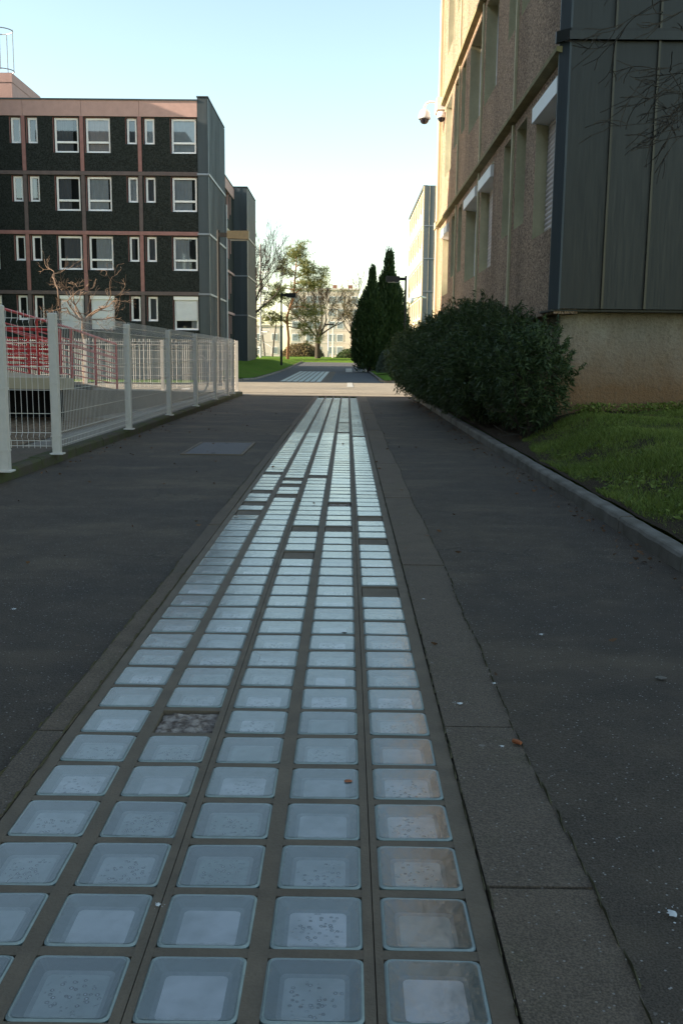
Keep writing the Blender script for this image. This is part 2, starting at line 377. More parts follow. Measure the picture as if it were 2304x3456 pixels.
# crossing road
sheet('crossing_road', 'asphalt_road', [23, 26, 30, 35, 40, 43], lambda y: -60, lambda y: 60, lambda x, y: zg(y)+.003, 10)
sheet('road_edge_band', 'slab_concrete', [22.72, 23.02], lambda y: -2.6, lambda y: KX, lambda x, y: zg(y)+.009, 2)
sheet('road_edge_band', 'yard_concrete', [25.0, 25.25], lambda y: -9, lambda y: 9, lambda x, y: zg(y)+.009, 2)
sheet('road_edge_band', 'yard_concrete', [42.6, 43.1], lambda y: -4.2, lambda y: 1.6, lambda x, y: zg(y)+.012, 2)
RLx = lambda y: interp(y, [43, 46, 50, 60, 82], [-4.7, -4.35, -4.2, -4.05, -3.75])
RRx = lambda y: interp(y, [43, 60, 82], [1.6, 1.3, .9])
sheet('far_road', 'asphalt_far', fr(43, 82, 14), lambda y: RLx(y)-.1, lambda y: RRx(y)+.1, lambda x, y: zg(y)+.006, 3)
sheet('side_path', 'asphalt_road', [60, 62, 65], lambda y: 1.0, lambda y: 14, lambda x, y: zg(y)+.012+.01*max(0, x-1), 3)
sheet('yard_floor', 'yard_concrete', fr(6.9, 24, 16), lambda y: -12 if y > 10.5 else -3.9, lambda y: -2.62, lambda x, y: .085, 4)
sheet('gravel_bed', 'gravel', fr(8.3, 12.9, 4), lambda y: -9, lambda y: -3.05, lambda x, y: .094, 4)
sheet('yard_pad', 'slab_concrete', fr(6.9, 8.9, 4), lambda y: -7, lambda y: -2.62, lambda x, y: .09, 4)
def lawnL(x, y):
    d = max(0, RLx(max(43, y))-.12-x); return zg(y)+.09+min(.42, d*.25)*interp(y, [43, 50, 75, 85], [0.1, 1, 1, .3])
sheet('lawn_left', 'lawn', fr(45.0, 82, 16), lambda y: -40, lambda y: RLx(y)-.12, lawnL, 24)
sheet('lawn_front', 'lawn', fr(35.5, 43.6, 4), lambda y: -40, lambda y: -6.0, lambda x, y: zg(y)+.05, 6)
sheet('lawn_front', 'lawn', fr(43, 45, 2), lambda y: -40, lambda y: interp(y, [43, 45], [-5.5, -4.6]), lambda x, y: zg(y)+.1, 6)
def lawnR2(x, y):
    d = max(0, x-RRx(max(43, y))-.12); return zg(y)+.09+min(.3, d*.12)
sheet('lawn_right', 'lawn', fr(43.6, 60, 6), lambda y: RRx(y)+.12, lambda y: 40, lawnR2, 12)
sheet('lawn_right', 'lawn', fr(65, 82, 6), lambda y: RRx(y)+.12, lambda y: 40, lawnR2, 12)
sheet('lawn_far', 'lawn', fr(82, 170, 16), lambda y: -80, lambda y: 80, lambda x, y: zg(y)+.05+.1*vnoise(x, y, .12), 30)
# planted slope on the right between kerb and building
def zr(x, y):
    s = min(1, max(0, (x-KX-.12)/.8)); s = s*s*(3-2*s)
    return .085+.30*s*interp(y, [2, 7, 9.5], [.35, .8, 1.])+.05*max(0, x-2.3)*.6+.008*vnoise(x*3, y*3)
lawn_right_near = sheet('lawn_right_near', 'soil', fr(1, 23, 88), lambda y: KX+.10, lambda y: 7, zr, 26)

# ------------------------------------------------------------------ kerbs
def kerb(name, label, cat, pts, wd, h, mat, ztop=None, L=1.0, group=None):
    e = empty(name, (*pts[0], 0), 0, label=label, cat=cat, group=group)
    P = [Vector(p) for p in pts]; seg = []
    for a, b in zip(P[:-1], P[1:]):
        n = max(1, round((b-a).length/L))
        for i in range(n): seg.append((a.lerp(b, i/n), a.lerp(b, (i+1)/n)))
    for a, b in seg:
        d = (b-a); ln = d.length; z = zg((a.y+b.y)/2)
        m = MB(); c = .02; g = .004
        prof = [(0, -.1), (0, h-c), (c*.5, h-c*.25), (c, h), (wd-c, h+.0), (wd, h-c), (wd, -.1)]
        n = 6; vs = []
        for i in range(n+1):
            yy = g+(ln-2*g)*i/n
            for (px, pz) in prof:
                j = .004*vnoise(a.y*3+yy*9, px*40+a.x) if pz > 0 else 0
                vs.append((px+j, yy, pz+j*.6))
        k = len(prof); fs = []
        for i in range(n):
            for q in range(k-1): fs.append((i*k+q, i*k+q+1, (i+1)*k+q+1, (i+1)*k+q))
        fs.append(tuple(range(k))); fs.append(tuple(reversed(range(n*k, n*k+k))))
        m.add(vs, fs); o = m.build('kerb_stone', mat, e)
        o.location = (a.x-P[0].x, a.y-P[0].y, z+random.uniform(-.004, .004)); o.rotation_euler = (0, 0, math.atan2(d.y, d.x)-math.pi/2)
    return e
kerb('kerb', 'long pale stone kerb between the right hand asphalt and the grass slope with the big dark bush', 'kerb', [(KX, 1.2), (KX, 22.6)], .105, .085, 'kerb_concrete')
kerb('kerb', 'low mossy concrete edging under the white wire fence', 'kerb', [(-2.66, 6.9), (-2.62, 23)], .13, .09, 'mossy_kerb')
kerb('kerb', 'curved kerb of the shaded lawn left of the far road', 'kerb', [(-7.5, 43.2), (-5.4, 43.3), (-4.85, 44), (-4.4, 46), (-4.3, 50), (-4.15, 60), (-3.9, 82)], .12, .09, 'kerb_concrete', L=1.5)
kerb('kerb', 'sunlit kerb round the nearer small lawn on the right of the far road', 'kerb', [(1.42, 60), (1.66, 44), (2.3, 43.3), (9, 43.2)], .12, .09, 'kerb_concrete', L=1.5)
kerb('kerb', 'short far kerb below the paired dark conifers', 'kerb', [(.95, 82), (1.2, 67), (1.5, 65.3), (6, 65.2)], .12, .09, 'kerb_concrete', L=1.5)

# ------------------------------------------------------------------ glass block strip
strip = tag(empty('glass_block_pavement', (0, 0, 0)), 'long strip of square glass blocks set in brown concrete down the middle of the path', 'pavement strip')
def rrect(hw, hd, r, z, n=3):
    out = []
    for (sx, sy, a0) in ((1, 1, 0), (-1, 1, 90), (-1, -1, 180), (1, -1, 270)):
        for i in range(n+1):
            a = R(a0+90*i/n); out.append((sx*(hw-r)+r*math.cos(a), sy*(hd-r)+r*math.sin(a), z))
    return out
def block_mesh(v=0):
    m = MB(); hw, hd = GW/2, GD/2
    rings = [rrect(hw, hd, .013, .002), rrect(hw-.0035, hd-.0035, .012, .0045), rrect(hw-.0065, hd-.0065, .011, .003), rrect(hw-.020-.002*v, hd-.020-.002*v, .010, -.010), rrect(hw-.027-.002*v, hd-.026-.002*v, .009, -.013)]
    k = 16; vs = [p for r_ in rings for p in r_]
    base = rrect(hw, hd, .013, -.03); vs = base+vs
    def ring(a, b): return [(a*k+j, a*k+(j+1) % k, b*k+(j+1) % k, b*k+j) for j in range(k)]
    o = len(m.v); m.v = vs
    for a, mi in ((0, 1), (1, 0), (2, 0), (3, 1), (4, 0)):
        f = ring(a, a+1); m.f += f; m.m += [mi]*len(f)
    m.f.append(tuple(5*k+j for j in range(k))); m.m.append(2)
    top = rrect(hw-.006, hd-.006, .011, .0042); q = len(m.v); m.v += top; m.f.append(tuple(range(q, q+k))); m.m.append(3)
    return m.mesh('glass_block', ['block_rim', 'block_wall', 'block_floor', 'block_glass'])
bms = [block_mesh(0), block_mesh(1), block_mesh(2.5)]
# rows counted from the bottom row; blocks missing and filled with concrete: (col, row) ; broken rough one
def row_far(k): return ROWF+k*RP
infill = {(4, 14), (4, 20), (4, 24), (2, 22), (3, 22), (2, 18), (0, 25), (0, 27), (0, 30), (1, 29), (1, 32), (1, 34), (0, 36), (2, 35), (4, 57), (3, 60), (3, 70)}
rough = {(1, 6), (3, 27)}
fm = MB()
edges = [XL]+[v for i in range(NC) for v in (cx(i), cx(i)+GW)]+[XR]
Y0, Y1 = ROWF-RP*(NB)-.02, 22.75
for i in range(0, len(edges), 2):
    a, b = edges[i], edges[i+1]
    ys = fr(Y0, Y1, 12)
    if 0 < i < 10:      # expansion joint drawn as a real slit in two of the bars
        mid = (a+b)/2+.002
        if i in (4, 8):
            fm.box(a, mid-.0009, Y0, Y1, -.06, .003); fm.box(mid+.0009, b, Y0, Y1, -.06, .0035); continue
    fm.box(a, b, Y0, Y1, -.06, .003)
blocks = []
for r_ in range(-NB, NT_+1):
    yf = row_far(r_)
    if yf > Y1-.02: break
    for c_ in range(NC):
        fm.box(cx(c_), cx(c_)+GW, yf, yf+RP-GD, -.06, .0022)
        blocks.append((r_, c_))
fm.build('concrete_frame', 'frame_concrete', strip)
far = MB(); nb = 0
for r_, c_ in blocks:
    yc = row_far(r_)-GD/2; xc = cx(c_)+GW/2
    if (c_, r_) in infill:
        m = MB(); m.bbox(-GW/2+.001, GW/2-.001, -GD/2+.001, GD/2-.001, -.05, -.002, .004); m.build('concrete_infill', 'frame_concrete', strip, loc=(xc, yc, 0)); continue
    if (c_, r_) in rough:
        m = MB(); n = 10; vs = [(-GW/2+.002+(GW-.004)*i/n, -GD/2+.002+(GD-.004)*j/n, -.003+random.uniform(-.005, .004)-.006*(i in (0, n) or j in (0, n))) for j in range(n+1) for i in range(n+1)]
        m.add(vs, [(j*(n+1)+i, j*(n+1)+i+1, (j+1)*(n+1)+i+1, (j+1)*(n+1)+i) for j in range(n) for i in range(n)])
        tag(m.build('rough_infill', 'rough_concrete', strip, loc=(xc, yc, 0)), 'crumbling pale stone infill in place of a glass block'); continue
    if nb < 296:
        o = inst('glass_block', random.choice(bms), strip, (xc, yc, random.uniform(-.001, .001)), (R(random.gauss(0, .35)), R(random.gauss(0, .3)), random.choice((0, 0, math.pi))+R(random.gauss(0, .3))))
        nb += 1
    else:
        hx, hy = GW/2-.002, GD/2-.002; tx, ty = random.gauss(0, .0035)*hx, random.gauss(0, .0035)*hy*1.6
        q = lambda s, z, e=0: [(xc-s*hx, yc-s*hy, z-e*(tx+ty)), (xc+s*hx, yc-s*hy, z+e*(tx-ty)), (xc+s*hx, yc+s*hy, z+e*(tx+ty)), (xc-s*hx, yc+s*hy, z-e*(tx-ty))]
        far.add(q(1, .002)+q(.80, -.012), [(0,1,5,4),(1,2,6,5),(2,3,7,6),(3,0,4,7)], 3); far.add(q(.80, -.012), [(0,1,2,3)], 1); far.add(q(.97, .003, 1), [(0,1,2,3)], 2)
o = far.build('far_glass_blocks', ['block_wall', 'far_floor', 'block_glass', 'block_rim'], strip); o['kind'] = 'stuff'
# slab strips either side: one object per cast slab
def slabs(fl, frr, seed, ymin=.8):
    rr = random.Random(seed); y = ymin; J = [.8, 1.6, 2.36, 4.3, 6.4, 6.95, 8.5, 10.8, 12.4, 14.6, 16, 18.2, 20.1, 21.5, 22.72] if seed == 2 else [.8, 2.3, 4.1, 5.3, 7.0, 8.6, 11.2, 13.1, 15, 17.3, 19.6, 21.2, 22.72]
    for y, y2 in zip(J[:-1], J[1:]):
        L = y2-y; m = MB(); n = 10; vs = []
        for i in range(n+1):
            yy = y+.004+(y2-y-.008)*i/n; j = rr.uniform(-.0015, .0015); a, b = fl(yy), frr(yy)
            s1, s2 = (j, 0) if seed == 1 else (0, j)
            vs += [(a+s1, yy, -.05), (a+s1+.001, yy, .006), (b-s2-.001, yy, .006), (b-s2, yy, -.05)]
        fs = []
        for i in range(n):
            for q in range(3): fs.append((i*4+q, i*4+4+q, i*4+5+q, i*4+q+1))
        fs += [(0,1,2,3), (n*4+3, n*4+2, n*4+1, n*4)]
        m.add([v for v in vs], fs); m.build('edge_slab', 'slab_concrete', strip, loc=(0, 0, rr.uniform(-.002, .003)))
slabs(SLW, lambda y: XL-.003, 1); slabs(lambda y: XR+.004, SRW, 2)
# moss in the joint between slabs and asphalt
mm = MB()
for f_, s in ((SRW, 1), (SLW, -1), (lambda y: XR+.002, 1), (lambda y: XL-.002, -1)):
    y = 1.0
    while y < 14:
        L = random.uniform(.03, .12)
        if vnoise(y, s*3, .8, 5) > -.35:
            x = f_(y); ww = random.uniform(.0008, .003); x += random.uniform(-.004, .004)
            mm.add([(x-ww, y, .006), (x+ww, y+L*.1, .006), (x+ww*.6, y+L, .006), (x-ww*.7, y+L*.9, .006), (x, y+L*.5, .006+random.uniform(.004, .009))], [(0,1,4), (1,2,4), (2,3,4), (3,0,4)])
        y += L*random.uniform(.6, 1.4)
tag(mm.build('moss', 'moss'), 'thin dark moss growing in the joints beside the glass strip', 'moss', kind='stuff')
# second strip on the far road
st2 = tag(empty('far_glass_pavement', (0, 0, 0)), 'short shaded strip of pale glass bars beyond the sunlit crossing', 'pavement strip')
f2 = MB(); g2 = MB()
def sl2(y, u): return -3.07+u+interp(y, [43, 60], [0, .08])
f2.add([(sl2(43.2, 0), 43.2, zg(43.2)+.012), (sl2(43.2, 2.3), 43.2, zg(43.2)+.012), (sl2(60, 2.3), 60, zg(60)+.012), (sl2(60, 0), 60, zg(60)+.012)], [(0,1,2,3)])
f2.build('concrete_frame', 'slab_concrete', st2)
for c_ in range(7):
    g = MB(); y = 43.3
    while y < 59.8:
        x = sl2(y, .05+c_*.27); z = zg(y)+.018; z2 = zg(y+.5)+.018; t1 = random.gauss(0, .002)
        g.add([(x, y, z+t1), (x+.21, y, z-t1), (x+.21, y+.5, z2-t1), (x, y+.5, z2+t1)], [(0,1,2,3)]); y += .53
    g.build('glass_row', 'block_rim', st2)

# ------------------------------------------------------------------ facades: wall panel with openings (local x right, z up, outward -y)
def wall_panel(m, x0, x1, z0, z1, holes, y, depth, mi=0, mr=1):
    xs = sorted({x0, x1, *[v for h in holes for v in h[:2]]}); zs = sorted({z0, z1, *[v for h in holes for v in h[2:4]]})
    for i in range(len(xs)-1):
        for j in range(len(zs)-1):
            cxm, czm = (xs[i]+xs[i+1])/2, (zs[j]+zs[j+1])/2
            if any(h[0] < cxm < h[1] and h[2] < czm < h[3] for h in holes): continue
            m.quad((xs[i], y, zs[j]), (xs[i+1], y, zs[j]), (xs[i+1], y, zs[j+1]), (xs[i], y, zs[j+1]), mi)
    for a, b, c, d in [h[:4] for h in holes]:
        Y = y+depth
        m.quad((a, y, c), (a, Y, c), (a, Y, d), (a, y, d), mr); m.quad((b, Y, c), (b, y, c), (b, y, d), (b, Y, d), mr)
        m.quad((a, y, d), (a, Y, d), (b, Y, d), (b, y, d), mr); m.quad((a, Y, c), (a, y, c), (b, y, c), (b, Y, c), mr)
    for (a, b, c, d) in ((x0, x0, z0, z1), (x1, x1, z0, z1)):
        m.quad((a, y, c), (a, y+depth, c), (a, y+depth, d), (a, y, d), mi)
    m.quad((x0, y, z0), (x1, y, z0), (x1, y+depth, z0), (x0, y+depth, z0), mi); m.quad((x0, y, z1), (x0, y+depth, z1), (x1, y+depth, z1), (x1, y, z1), mi)
_wc = {}
def window(parent, x0, z0, wd, ht, y, style='large', curtain='curtain_white', cover=1.0, shut=0., interior=True, fw=.082, frame='white_plastic', split=.31):
    """window frame object with panes, curtain and optional roller shutter as sub-parts; local origin at the lower left of the opening"""
    key = (round(wd, 2), round(ht, 2), style, fw, frame)
    if key not in _wc:
        m = MB(); t_ = .05
        m.box(0, fw, -0.0, t_, 0, ht); m.box(wd-fw, wd, 0, t_, 0, ht); m.box(fw, wd-fw, 0, t_, 0, fw); m.box(fw, wd-fw, 0, t_, ht-fw, ht)
        if style == 'large': m.box(fw, wd-fw, -.004, t_, ht*split-fw*.5, ht*split+fw*.5)
        fmn = m.mesh('window', frame); s = MB(); s.box(-.01, wd+.01, -.05, .0, -.03, .012); sm = s.mesh('sill', frame)
        panes = []
        rects = [(fw, wd-fw, fw, ht*split-fw*.5), (fw, wd-fw, ht*split+fw*.5, ht-fw)] if style == 'large' else [(fw, wd-fw, fw, ht-fw)]
        for a, b, c, d in rects:
            p = MB(); p.quad((a, .025, c), (b, .025, c), (b, .025, d), (a, .025, d)); panes.append(p.mesh('pane', 'pane_glass'))
        _wc[key] = (fmn, sm, panes)
    fmn, sm, panes = _wc[key]
    W = inst('window', fmn, parent, (x0, y, z0)); inst('sill', sm, W)
    for p in panes: inst('pane', p, W)
    if cover > 0 and shut < 1:
        c = MB(); n = 14; a, b = .03, wd-.03
        if cover < 1:
            if random.random() < .5: b = a+(b-a)*cover
            else: a = b-(b-a)*cover
        vs = []
        for i in range(n+1):
            xx = a+(b-a)*i/n; dy = .10+.018*math.sin(i*2.1)
            vs += [(xx, dy, .04), (xx, dy, ht-.03)]
        c.add(vs, [(2*i, 2*i+2, 2*i+3, 2*i+1) for i in range(n)]); c.build('curtain', curtain, W)
    return W
def shutter(parent, x0, z0, wd, ht, y, mat='shutter_white', pitch=.05, frac=1., name='roller_shutter'):
    m = MB(); zt = ht; zb = ht*(1-frac); n = max(2, int((zt-zb)/pitch)); p = (zt-zb)/n
    for i in range(n):
        a = zb+i*p; m.add([(0, 0, a+.004), (wd, 0, a+.004), (wd, -.009, a+p*.5), (0, -.009, a+p*.5), (wd, 0, a+p), (0, 0, a+p)], [(0,1,2,3), (3,2,4,5)])
        m.quad((0, .004, a), (wd, .004, a), (wd, .004, a+.004), (0, .004, a+.004))
    return m.build(name, mat, parent, loc=(x0, y, z0))
def shutter_box(parent, x0, x1, z0, z1, y0, y1):
    m = MB(); m.add([(x0,y1,z0),(x1,y1,z0),(x1,y1,z1),(x0,y1,z1),(x0,y0,z0+.03),(x1,y0,z0+.03),(x1,y0,z1-.05),(x0,y0,z1-.05)], [(0,4,5,1),(4,7,6,5),(7,3,2,6),(0,3,7,4),(1,5,6,2)])
    return m.build('shutter_box', 'white_plastic', parent)
def clad(parent, ox, oy, ax, length, z0, z1, n, mat='zinc_blue', seam='zinc_blue', floors=(), name='metal_panel', depth=.03, trim='zinc_trim'):
    """standing seam sheets on a wall: ax = direction vector of the wall in plan; outward is ax rotated by -90 deg"""
    e = Vector((ax[0], ax[1], 0)).normalized(); nrm = Vector((e.y, -e.x, 0)); wd = length/n; rot = math.atan2(e.y, e.x)
    zs = [z0]+list(floors)+[z1]; cache = {}
    for a, b in zip(zs[:-1], zs[1:]):
        ht = b-a
        if round(ht, 3) not in cache:
            m = MB(); m.box(0.004, wd-.018, -depth, 0, .01, ht-.03); m.box(wd-.018, wd+.004, -depth-.028, 0, .01, ht-.03, 1)
            cache[round(ht, 3)] = m.mesh(name, [mat, seam])
        for i in range(n):
            p = e*(wd*i); inst(name, cache[round(ht, 3)], parent, (ox+p.x, oy+p.y, a), (0, 0, rot))
        if b != z1:
            m = MB(); m.box(-.03, length+.03, -depth-.05, 0, -.045, .035); inst('flashing', m.mesh('flashing', trim), parent, (ox, oy, b), (0, 0, rot))

# ---- left block -------------------------------------------------------------------------------------------------
LBY, LBX = 43.0, -6.10
lb = tag(empty('apartment_building', (0, 0, 0)), 'black pebbledash block with pink ribs and dark metal towers, behind the white fence', 'building')
Z1, ST = 11.02, 2.68                           # top of top storey, storey height
floors_z = [11.02, 8.61, 6.12, 3.57, 1.02]         # 11.02 8.34 5.66 2.98 .30
PXM = 43/2200/2.56*1.0
def zx(v): return (v/2.56-798)*43/2200-.0      # zoomed photo column to metres on the facade plane
xm0 = -6.52
ribx = [-9.0, -11.48, -13.98, -16.46, -18.95]
ribs = [xm0]+ribx
body = MB(); body.box(-20, -6.2, LBY+.35, 47.5, -.3, 11.6); body.box(-20, -8.0, 47.5, 64.9, -.3, 11.6); body.build('core', 'dark_interior', lb)
m = MB(); m.box(-20, -6.6, LBY-.02, LBY+.34, -.4, 1.10); m.build('plinth', 'plinth_grey', lb)
# bay layout, measured from the metal corner: first bay holds one large + one small, then mirrored pairs
for i in range(5):
    xr = ribs[i]-(.08 if i else 0); xl = ribx[i]+.08
    large, small = [((-7.64, -6.58), (-8.79, -8.36)), ((-11.31, -10.26), (-9.55, -9.12)), ((-12.66, -11.62), (-13.80, -13.37)), ((-16.27, -15.22), (-14.52, -14.09)), ((-17.64, -16.60), (-18.78, -18.35))][i]
    for k in range(4):
        zt = floors_z[k]-.07; zb = floors_z[k+1]+.09
        lt, lbm = zt-.06, zt-.06-1.43; st_, sb = zt-.06, zt-.06-1.06
        holes = [(large[0]-.05, large[1], lbm, lt+.02), (small[0]-.05, small[1], sb, st_+.02)]
        m = MB(); wall_panel(m, xl, xr, zb, zt, holes, LBY, .2, 0, 1); m.build('wall_panel', ['dark_pebbledash', 'pink_rib'], lb)
        shut = k == 3 and i < 3
        cur = {(0,0): ('curtain_white', 1), (0,1): ('curtain_white', .8), (0,2): ('curtain_white', .65), (1,0): ('curtain_pink', 1), (1,1): ('curtain_white', .85), (1,2): ('curtain_white', .75), (2,0): ('curtain_grey', .75), (2,1): ('curtain_grey', .6), (2,2): ('curtain_grey', .8)}.get((i, k), ('curtain_white', random.choice((.3, .6, 1))))
        W = window(lb, large[0], lbm, large[1]-large[0], 1.43, LBY+.10, curtain=cur[0], cover=cur[1], shut=0)
        if shut:
            fr_ = .72 if i == 0 else 1.0
            shutter(W, .05, .04 if fr_ == 1 else .02, large[1]-large[0]-.10, 1.39, -.03, frac=fr_); bx = MB(); bx.box(-.02, large[1]-large[0], -.09, 0, 1.30, 1.45); bx.build('shutter_box', 'white_plastic', W)
        window(lb, small[0], sb, small[1]-small[0], 1.06, LBY+.10, 'small', curtain=random.choice(('curtain_white', 'curtain_grey')), cover=(1 if i == 0 or (i == 1 and k < 2) else random.choice((0, 0, .5))), fw=.085)
for k, x in enumerate(ribx[:]):
    for a, b in zip(floors_z[1:], floors_z[:-1]):
        m = MB(); m.box(x-.078, x+.078, LBY-.035, LBY+.12, a+.092, b-.072); m.build('rib', 'grey_rib' if abs(b-floors_z[1]) < .1 or abs(b-floors_z[3]) < .1 else 'pink_rib', lb)
for zf in floors_z[1:4]:
    m = MB(); m.box(-20, xm0, LBY-.05, LBY+.1, zf-.068, zf+.088); m.build('floor_band', 'pink_rib' if zf == floors_z[2] else 'grey_rib', lb)
xs_ = [-20, ribx[3], ribx[2], ribx[1], ribx[0]+.0, xm0]
for a, b in zip(xs_[:-1], xs_[1:]):
    m = MB(); m.box(a+.006, b-.006, LBY-.03, LBY+.34, Z1-.068, 11.60); m.build('parapet_panel', 'pink_paint', lb)
m = MB(); m.box(-20, xm0+.02, LBY-.07, LBY+.4, 11.602, 11.66); m.build('coping', 'zinc_blue', lb)
FZ = (floors_z[3], floors_z[2], floors_z[1])
# first metal tower, front strip and long side
m = MB(); m.box(xm0+.035, LBX-.0, LBY, LBY+.3, -.3, 11.72); m.box(xm0+.035, LBX, LBY+.3, 48.4, -.3, 11.72); m.build('tower_core', 'zinc_blue', lb)
clad(lb, xm0, LBY, (1, 0), LBX-xm0, -.1, 11.75, 1, floors=FZ)
clad(lb, LBX, LBY, (0, 1), 5.5, -.1, 11.75, 14, mat='zinc_blue', seam='zinc_pale', floors=FZ, trim='grey_metal')
m = MB(); m.box(xm0-.02, LBX+.06, LBY-.06, 48.55, 11.752, 11.80); m.build('tower_coping', 'zinc_blue', lb)
m = MB(); m.tube([(LBX+.09, 48.62, -.1), (LBX+.09, 48.62, 8.2)], .05, 8); m.build('downpipe', 'grey_metal', lb)
# recessed side facade with pink reveals
sf = -7.55
for j, (ya, yb) in enumerate(((49.5, 54.6), (54.6, 59.7), (59.7, 64.85))):
    for k in range(4):
        zt = floors_z[k]-.07; zb = floors_z[k+1]+.09
        m = MB(); hol = [(.5, 1.05, zt-1.2, zt-.06), (1.5, 2.7, zt-1.6, zt-.06), (3.2, 3.75, zt-1.2, zt-.06)]
        wall_panel(m, 0.04, yb-ya-.04, zb, zt, hol, 0, .35, 0, 1); o = m.build('wall_panel', ['dark_pebbledash', 'pink_paint'], lb, loc=(sf, ya, 0)); o.rotation_euler = (0, 0, math.pi/2)
        m = MB(); m.box(0, yb-ya, -.06, .1, zb-.15, zb-.01); o = m.build('floor_band', 'cream_light' if k == 0 else 'pink_paint', lb, loc=(sf, ya, 0)); o.rotation_euler = (0, 0, math.pi/2)
m = MB(); m.box(sf-.3, sf+.05, 48.4, 64.9, Z1-.068, 11.60); m.build('parapet_panel', 'pink_paint', lb)
m = MB(); m.box(sf-.32, sf+.09, 48.4, 64.9, 11.603, 11.66); m.build('coping', 'zinc_blue', lb)
# second metal tower
m = MB(); m.box(-9, -6.72, 65.03, 70.6, .2, 11.72); m.build('tower_core', 'zinc_blue', lb)
clad(lb, -7.95, 65.0, (1, 0), 1.25, .5, 11.75, 3, floors=FZ)
clad(lb, -6.70, 65.0, (0, 1), 5.6, .5, 11.75, 8, mat='zinc_blue', seam='zinc_blue', floors=FZ, trim='grey_metal')
m = MB(); m.box(-9.1, -6.63, 64.93, 70.7, 11.752, 11.80); m.build('tower_coping', 'zinc_blue', lb)
# roof house with ladder cage
m = MB(); m.box(-20, -15.05, 45.0, 49, 11.5, 13.15); m.box(-20, -15.03, 44.98, 49.02, 12.82, 13.22); m.build('roof_house', 'pink_paint', lb)
m = MB()
for zc in (13.45, 15.15):
    m.tube([(-15.75+.62*math.cos(2*math.pi*i/20), 45.6+.5*math.sin(2*math.pi*i/20), zc) for i in range(21)], .025, 5, cap=False)
for i in range(0, 20, 4): m.tube([(-15.75+.62*math.cos(2*math.pi*i/20), 45.6+.5*math.sin(2*math.pi*i/20), 13.4) , (-15.75+.62*math.cos(2*math.pi*i/20), 45.6+.5*math.sin(2*math.pi*i/20), 15.2)], .022, 5)
m.tube([(-16.3, 45.2, 11.6), (-16.3, 45.2, 14.9)], .025, 5); m.tube([(-16.0, 45.2, 11.6), (-16.0, 45.2, 14.9)], .025, 5)
m.build('ladder_cage', 'grey_metal', lb)

# ---- right block ------------------------------------------------------------------------------------------------
RX = 2.1
rb = tag(empty('apartment_building', (0, 0, 0)), 'brown pebbledash building on the right with cream reveals, roller shutters and dark metal end', 'building')
fac = empty('facade', (RX, 23.0, 0), -math.pi/2); fac.parent = rb
U = lambda y: 23.0-y
bz = [1.40, 3.93, 6.48, 9.03, 11.58]
rby = [10.0, 12.87, 16.12, 19.4, 23.0]
bays = []
body = MB(); body.box(RX+.42, 12, 10.3, 22.9, -.1, 12.4); body.build('core', 'dark_interior', rb)
wins = {0: [('L', 10.12, 11.36)] + [('S', 11.98, 12.66)], 1: [('S', 13.10, 13.66), ('L', 14.6, 15.9)], 2: [('L', 16.36, 17.85), ('S', 18.5, 19.1)], 3: [('S', 19.7, 20.3), ('L', 20.85, 22.1)]}
for b in range(4):
    for k in range(4):
        z0, z1 = bz[k]+(.0 if k == 0 else .05), bz[k+1]-.05
        ya, yb = rby[b]+(.03 if b else 0), rby[b+1]-(.03 if b < 3 else 0)
        holes = [(U(q[2]), U(q[1]), (z1-.22-1.37 if q[0] == 'L' else z1-.22-1.1), z1-.10) for q in wins[b]]
        dz = .0
        m = MB(); wall_panel(m, U(yb), U(ya), z0, z1, holes, dz, .24, 0, 1); o = m.build('wall_panel', ['brown_pebbledash', 'cream_paint'], rb, loc=fac.location); o.rotation_euler = fac.rotation_euler
        for h, q in zip(holes, wins[b]):
            hold = empty('window_bay', fac.location, -math.pi/2); hold.parent = rb
            a, c, zb_, zt_ = h
            W = window(hold, a, zb_, c-a, zt_-zb_, .17, 'large' if q[0] == 'L' else 'small', curtain='curtain_white', cover=random.choice((0, .4, 1)), fw=.05)
            if k == 0 and q[0] == 'L':
                full = b != 2
                if full: shutter(hold, a+.03, zb_+.02, c-a-.06, zt_-zb_-.05, .135, 'shutter_pink', .052)
                shutter_box(hold, a-.03, c+.03, zt_-.25, zt_-.01, -.05, .17)
for i, y in enumerate(rby[1:4]):
    for k in range(4):
        m = MB(); m.box(U(y)-.036, U(y)+.036, -.03, .1, bz[k]+.06*(k > 0), bz[k+1]-.05); o = m.build('rib', 'cream_paint', rb, loc=fac.location); o.rotation_euler = fac.rotation_euler
for k in (1, 2, 3):
    for b in range(4):
        m = MB(); u0, u1 = U(rby[b+1])+.012, U(rby[b])-.012; z = bz[k]
        m.add([(u0,.1,z-.048),(u1,.1,z-.048),(u1,-.085,z-.0),(u0,-.085,z-.0),(u0,-.085,z+.045),(u1,-.085,z+.045),(u0,.1,z+.045),(u1,.1,z+.045)], [(0,3,2,1),(3,4,5,2),(4,6,7,5),(0,6,4,3),(1,2,5,7)])
        o = m.build('floor_band', 'olive_ledge', rb, loc=fac.location); o.rotation_euler = fac.rotation_euler
bpy.data.objects.remove(fac)
m = MB(); m.box(RX-.02, RX+.4, 10.0, 23.0, bz[4]-.045, 12.5); m.build('parapet_panel', 'cream_paint', rb)
m = MB(); m.box(RX-.07, RX+.10, 23.0, 23.35, -.1, 3.9); m.box(RX-.10, RX+.10, 22.98, 23.38, 3.9, 4.05); m.box(RX-.07, RX+.10, 23.0, 23.35, 4.05, 12.5); m.box(RX-.01, RX+.12, 22.93, 23.0, -.1, 12.5); m.build('corner_pier', 'cream_light', rb)
m = MB(); m.box(RX+.10, 12, 22.9, 23.3, -.1, 12.4); m.build('rear_wall', 'cream_light', rb)
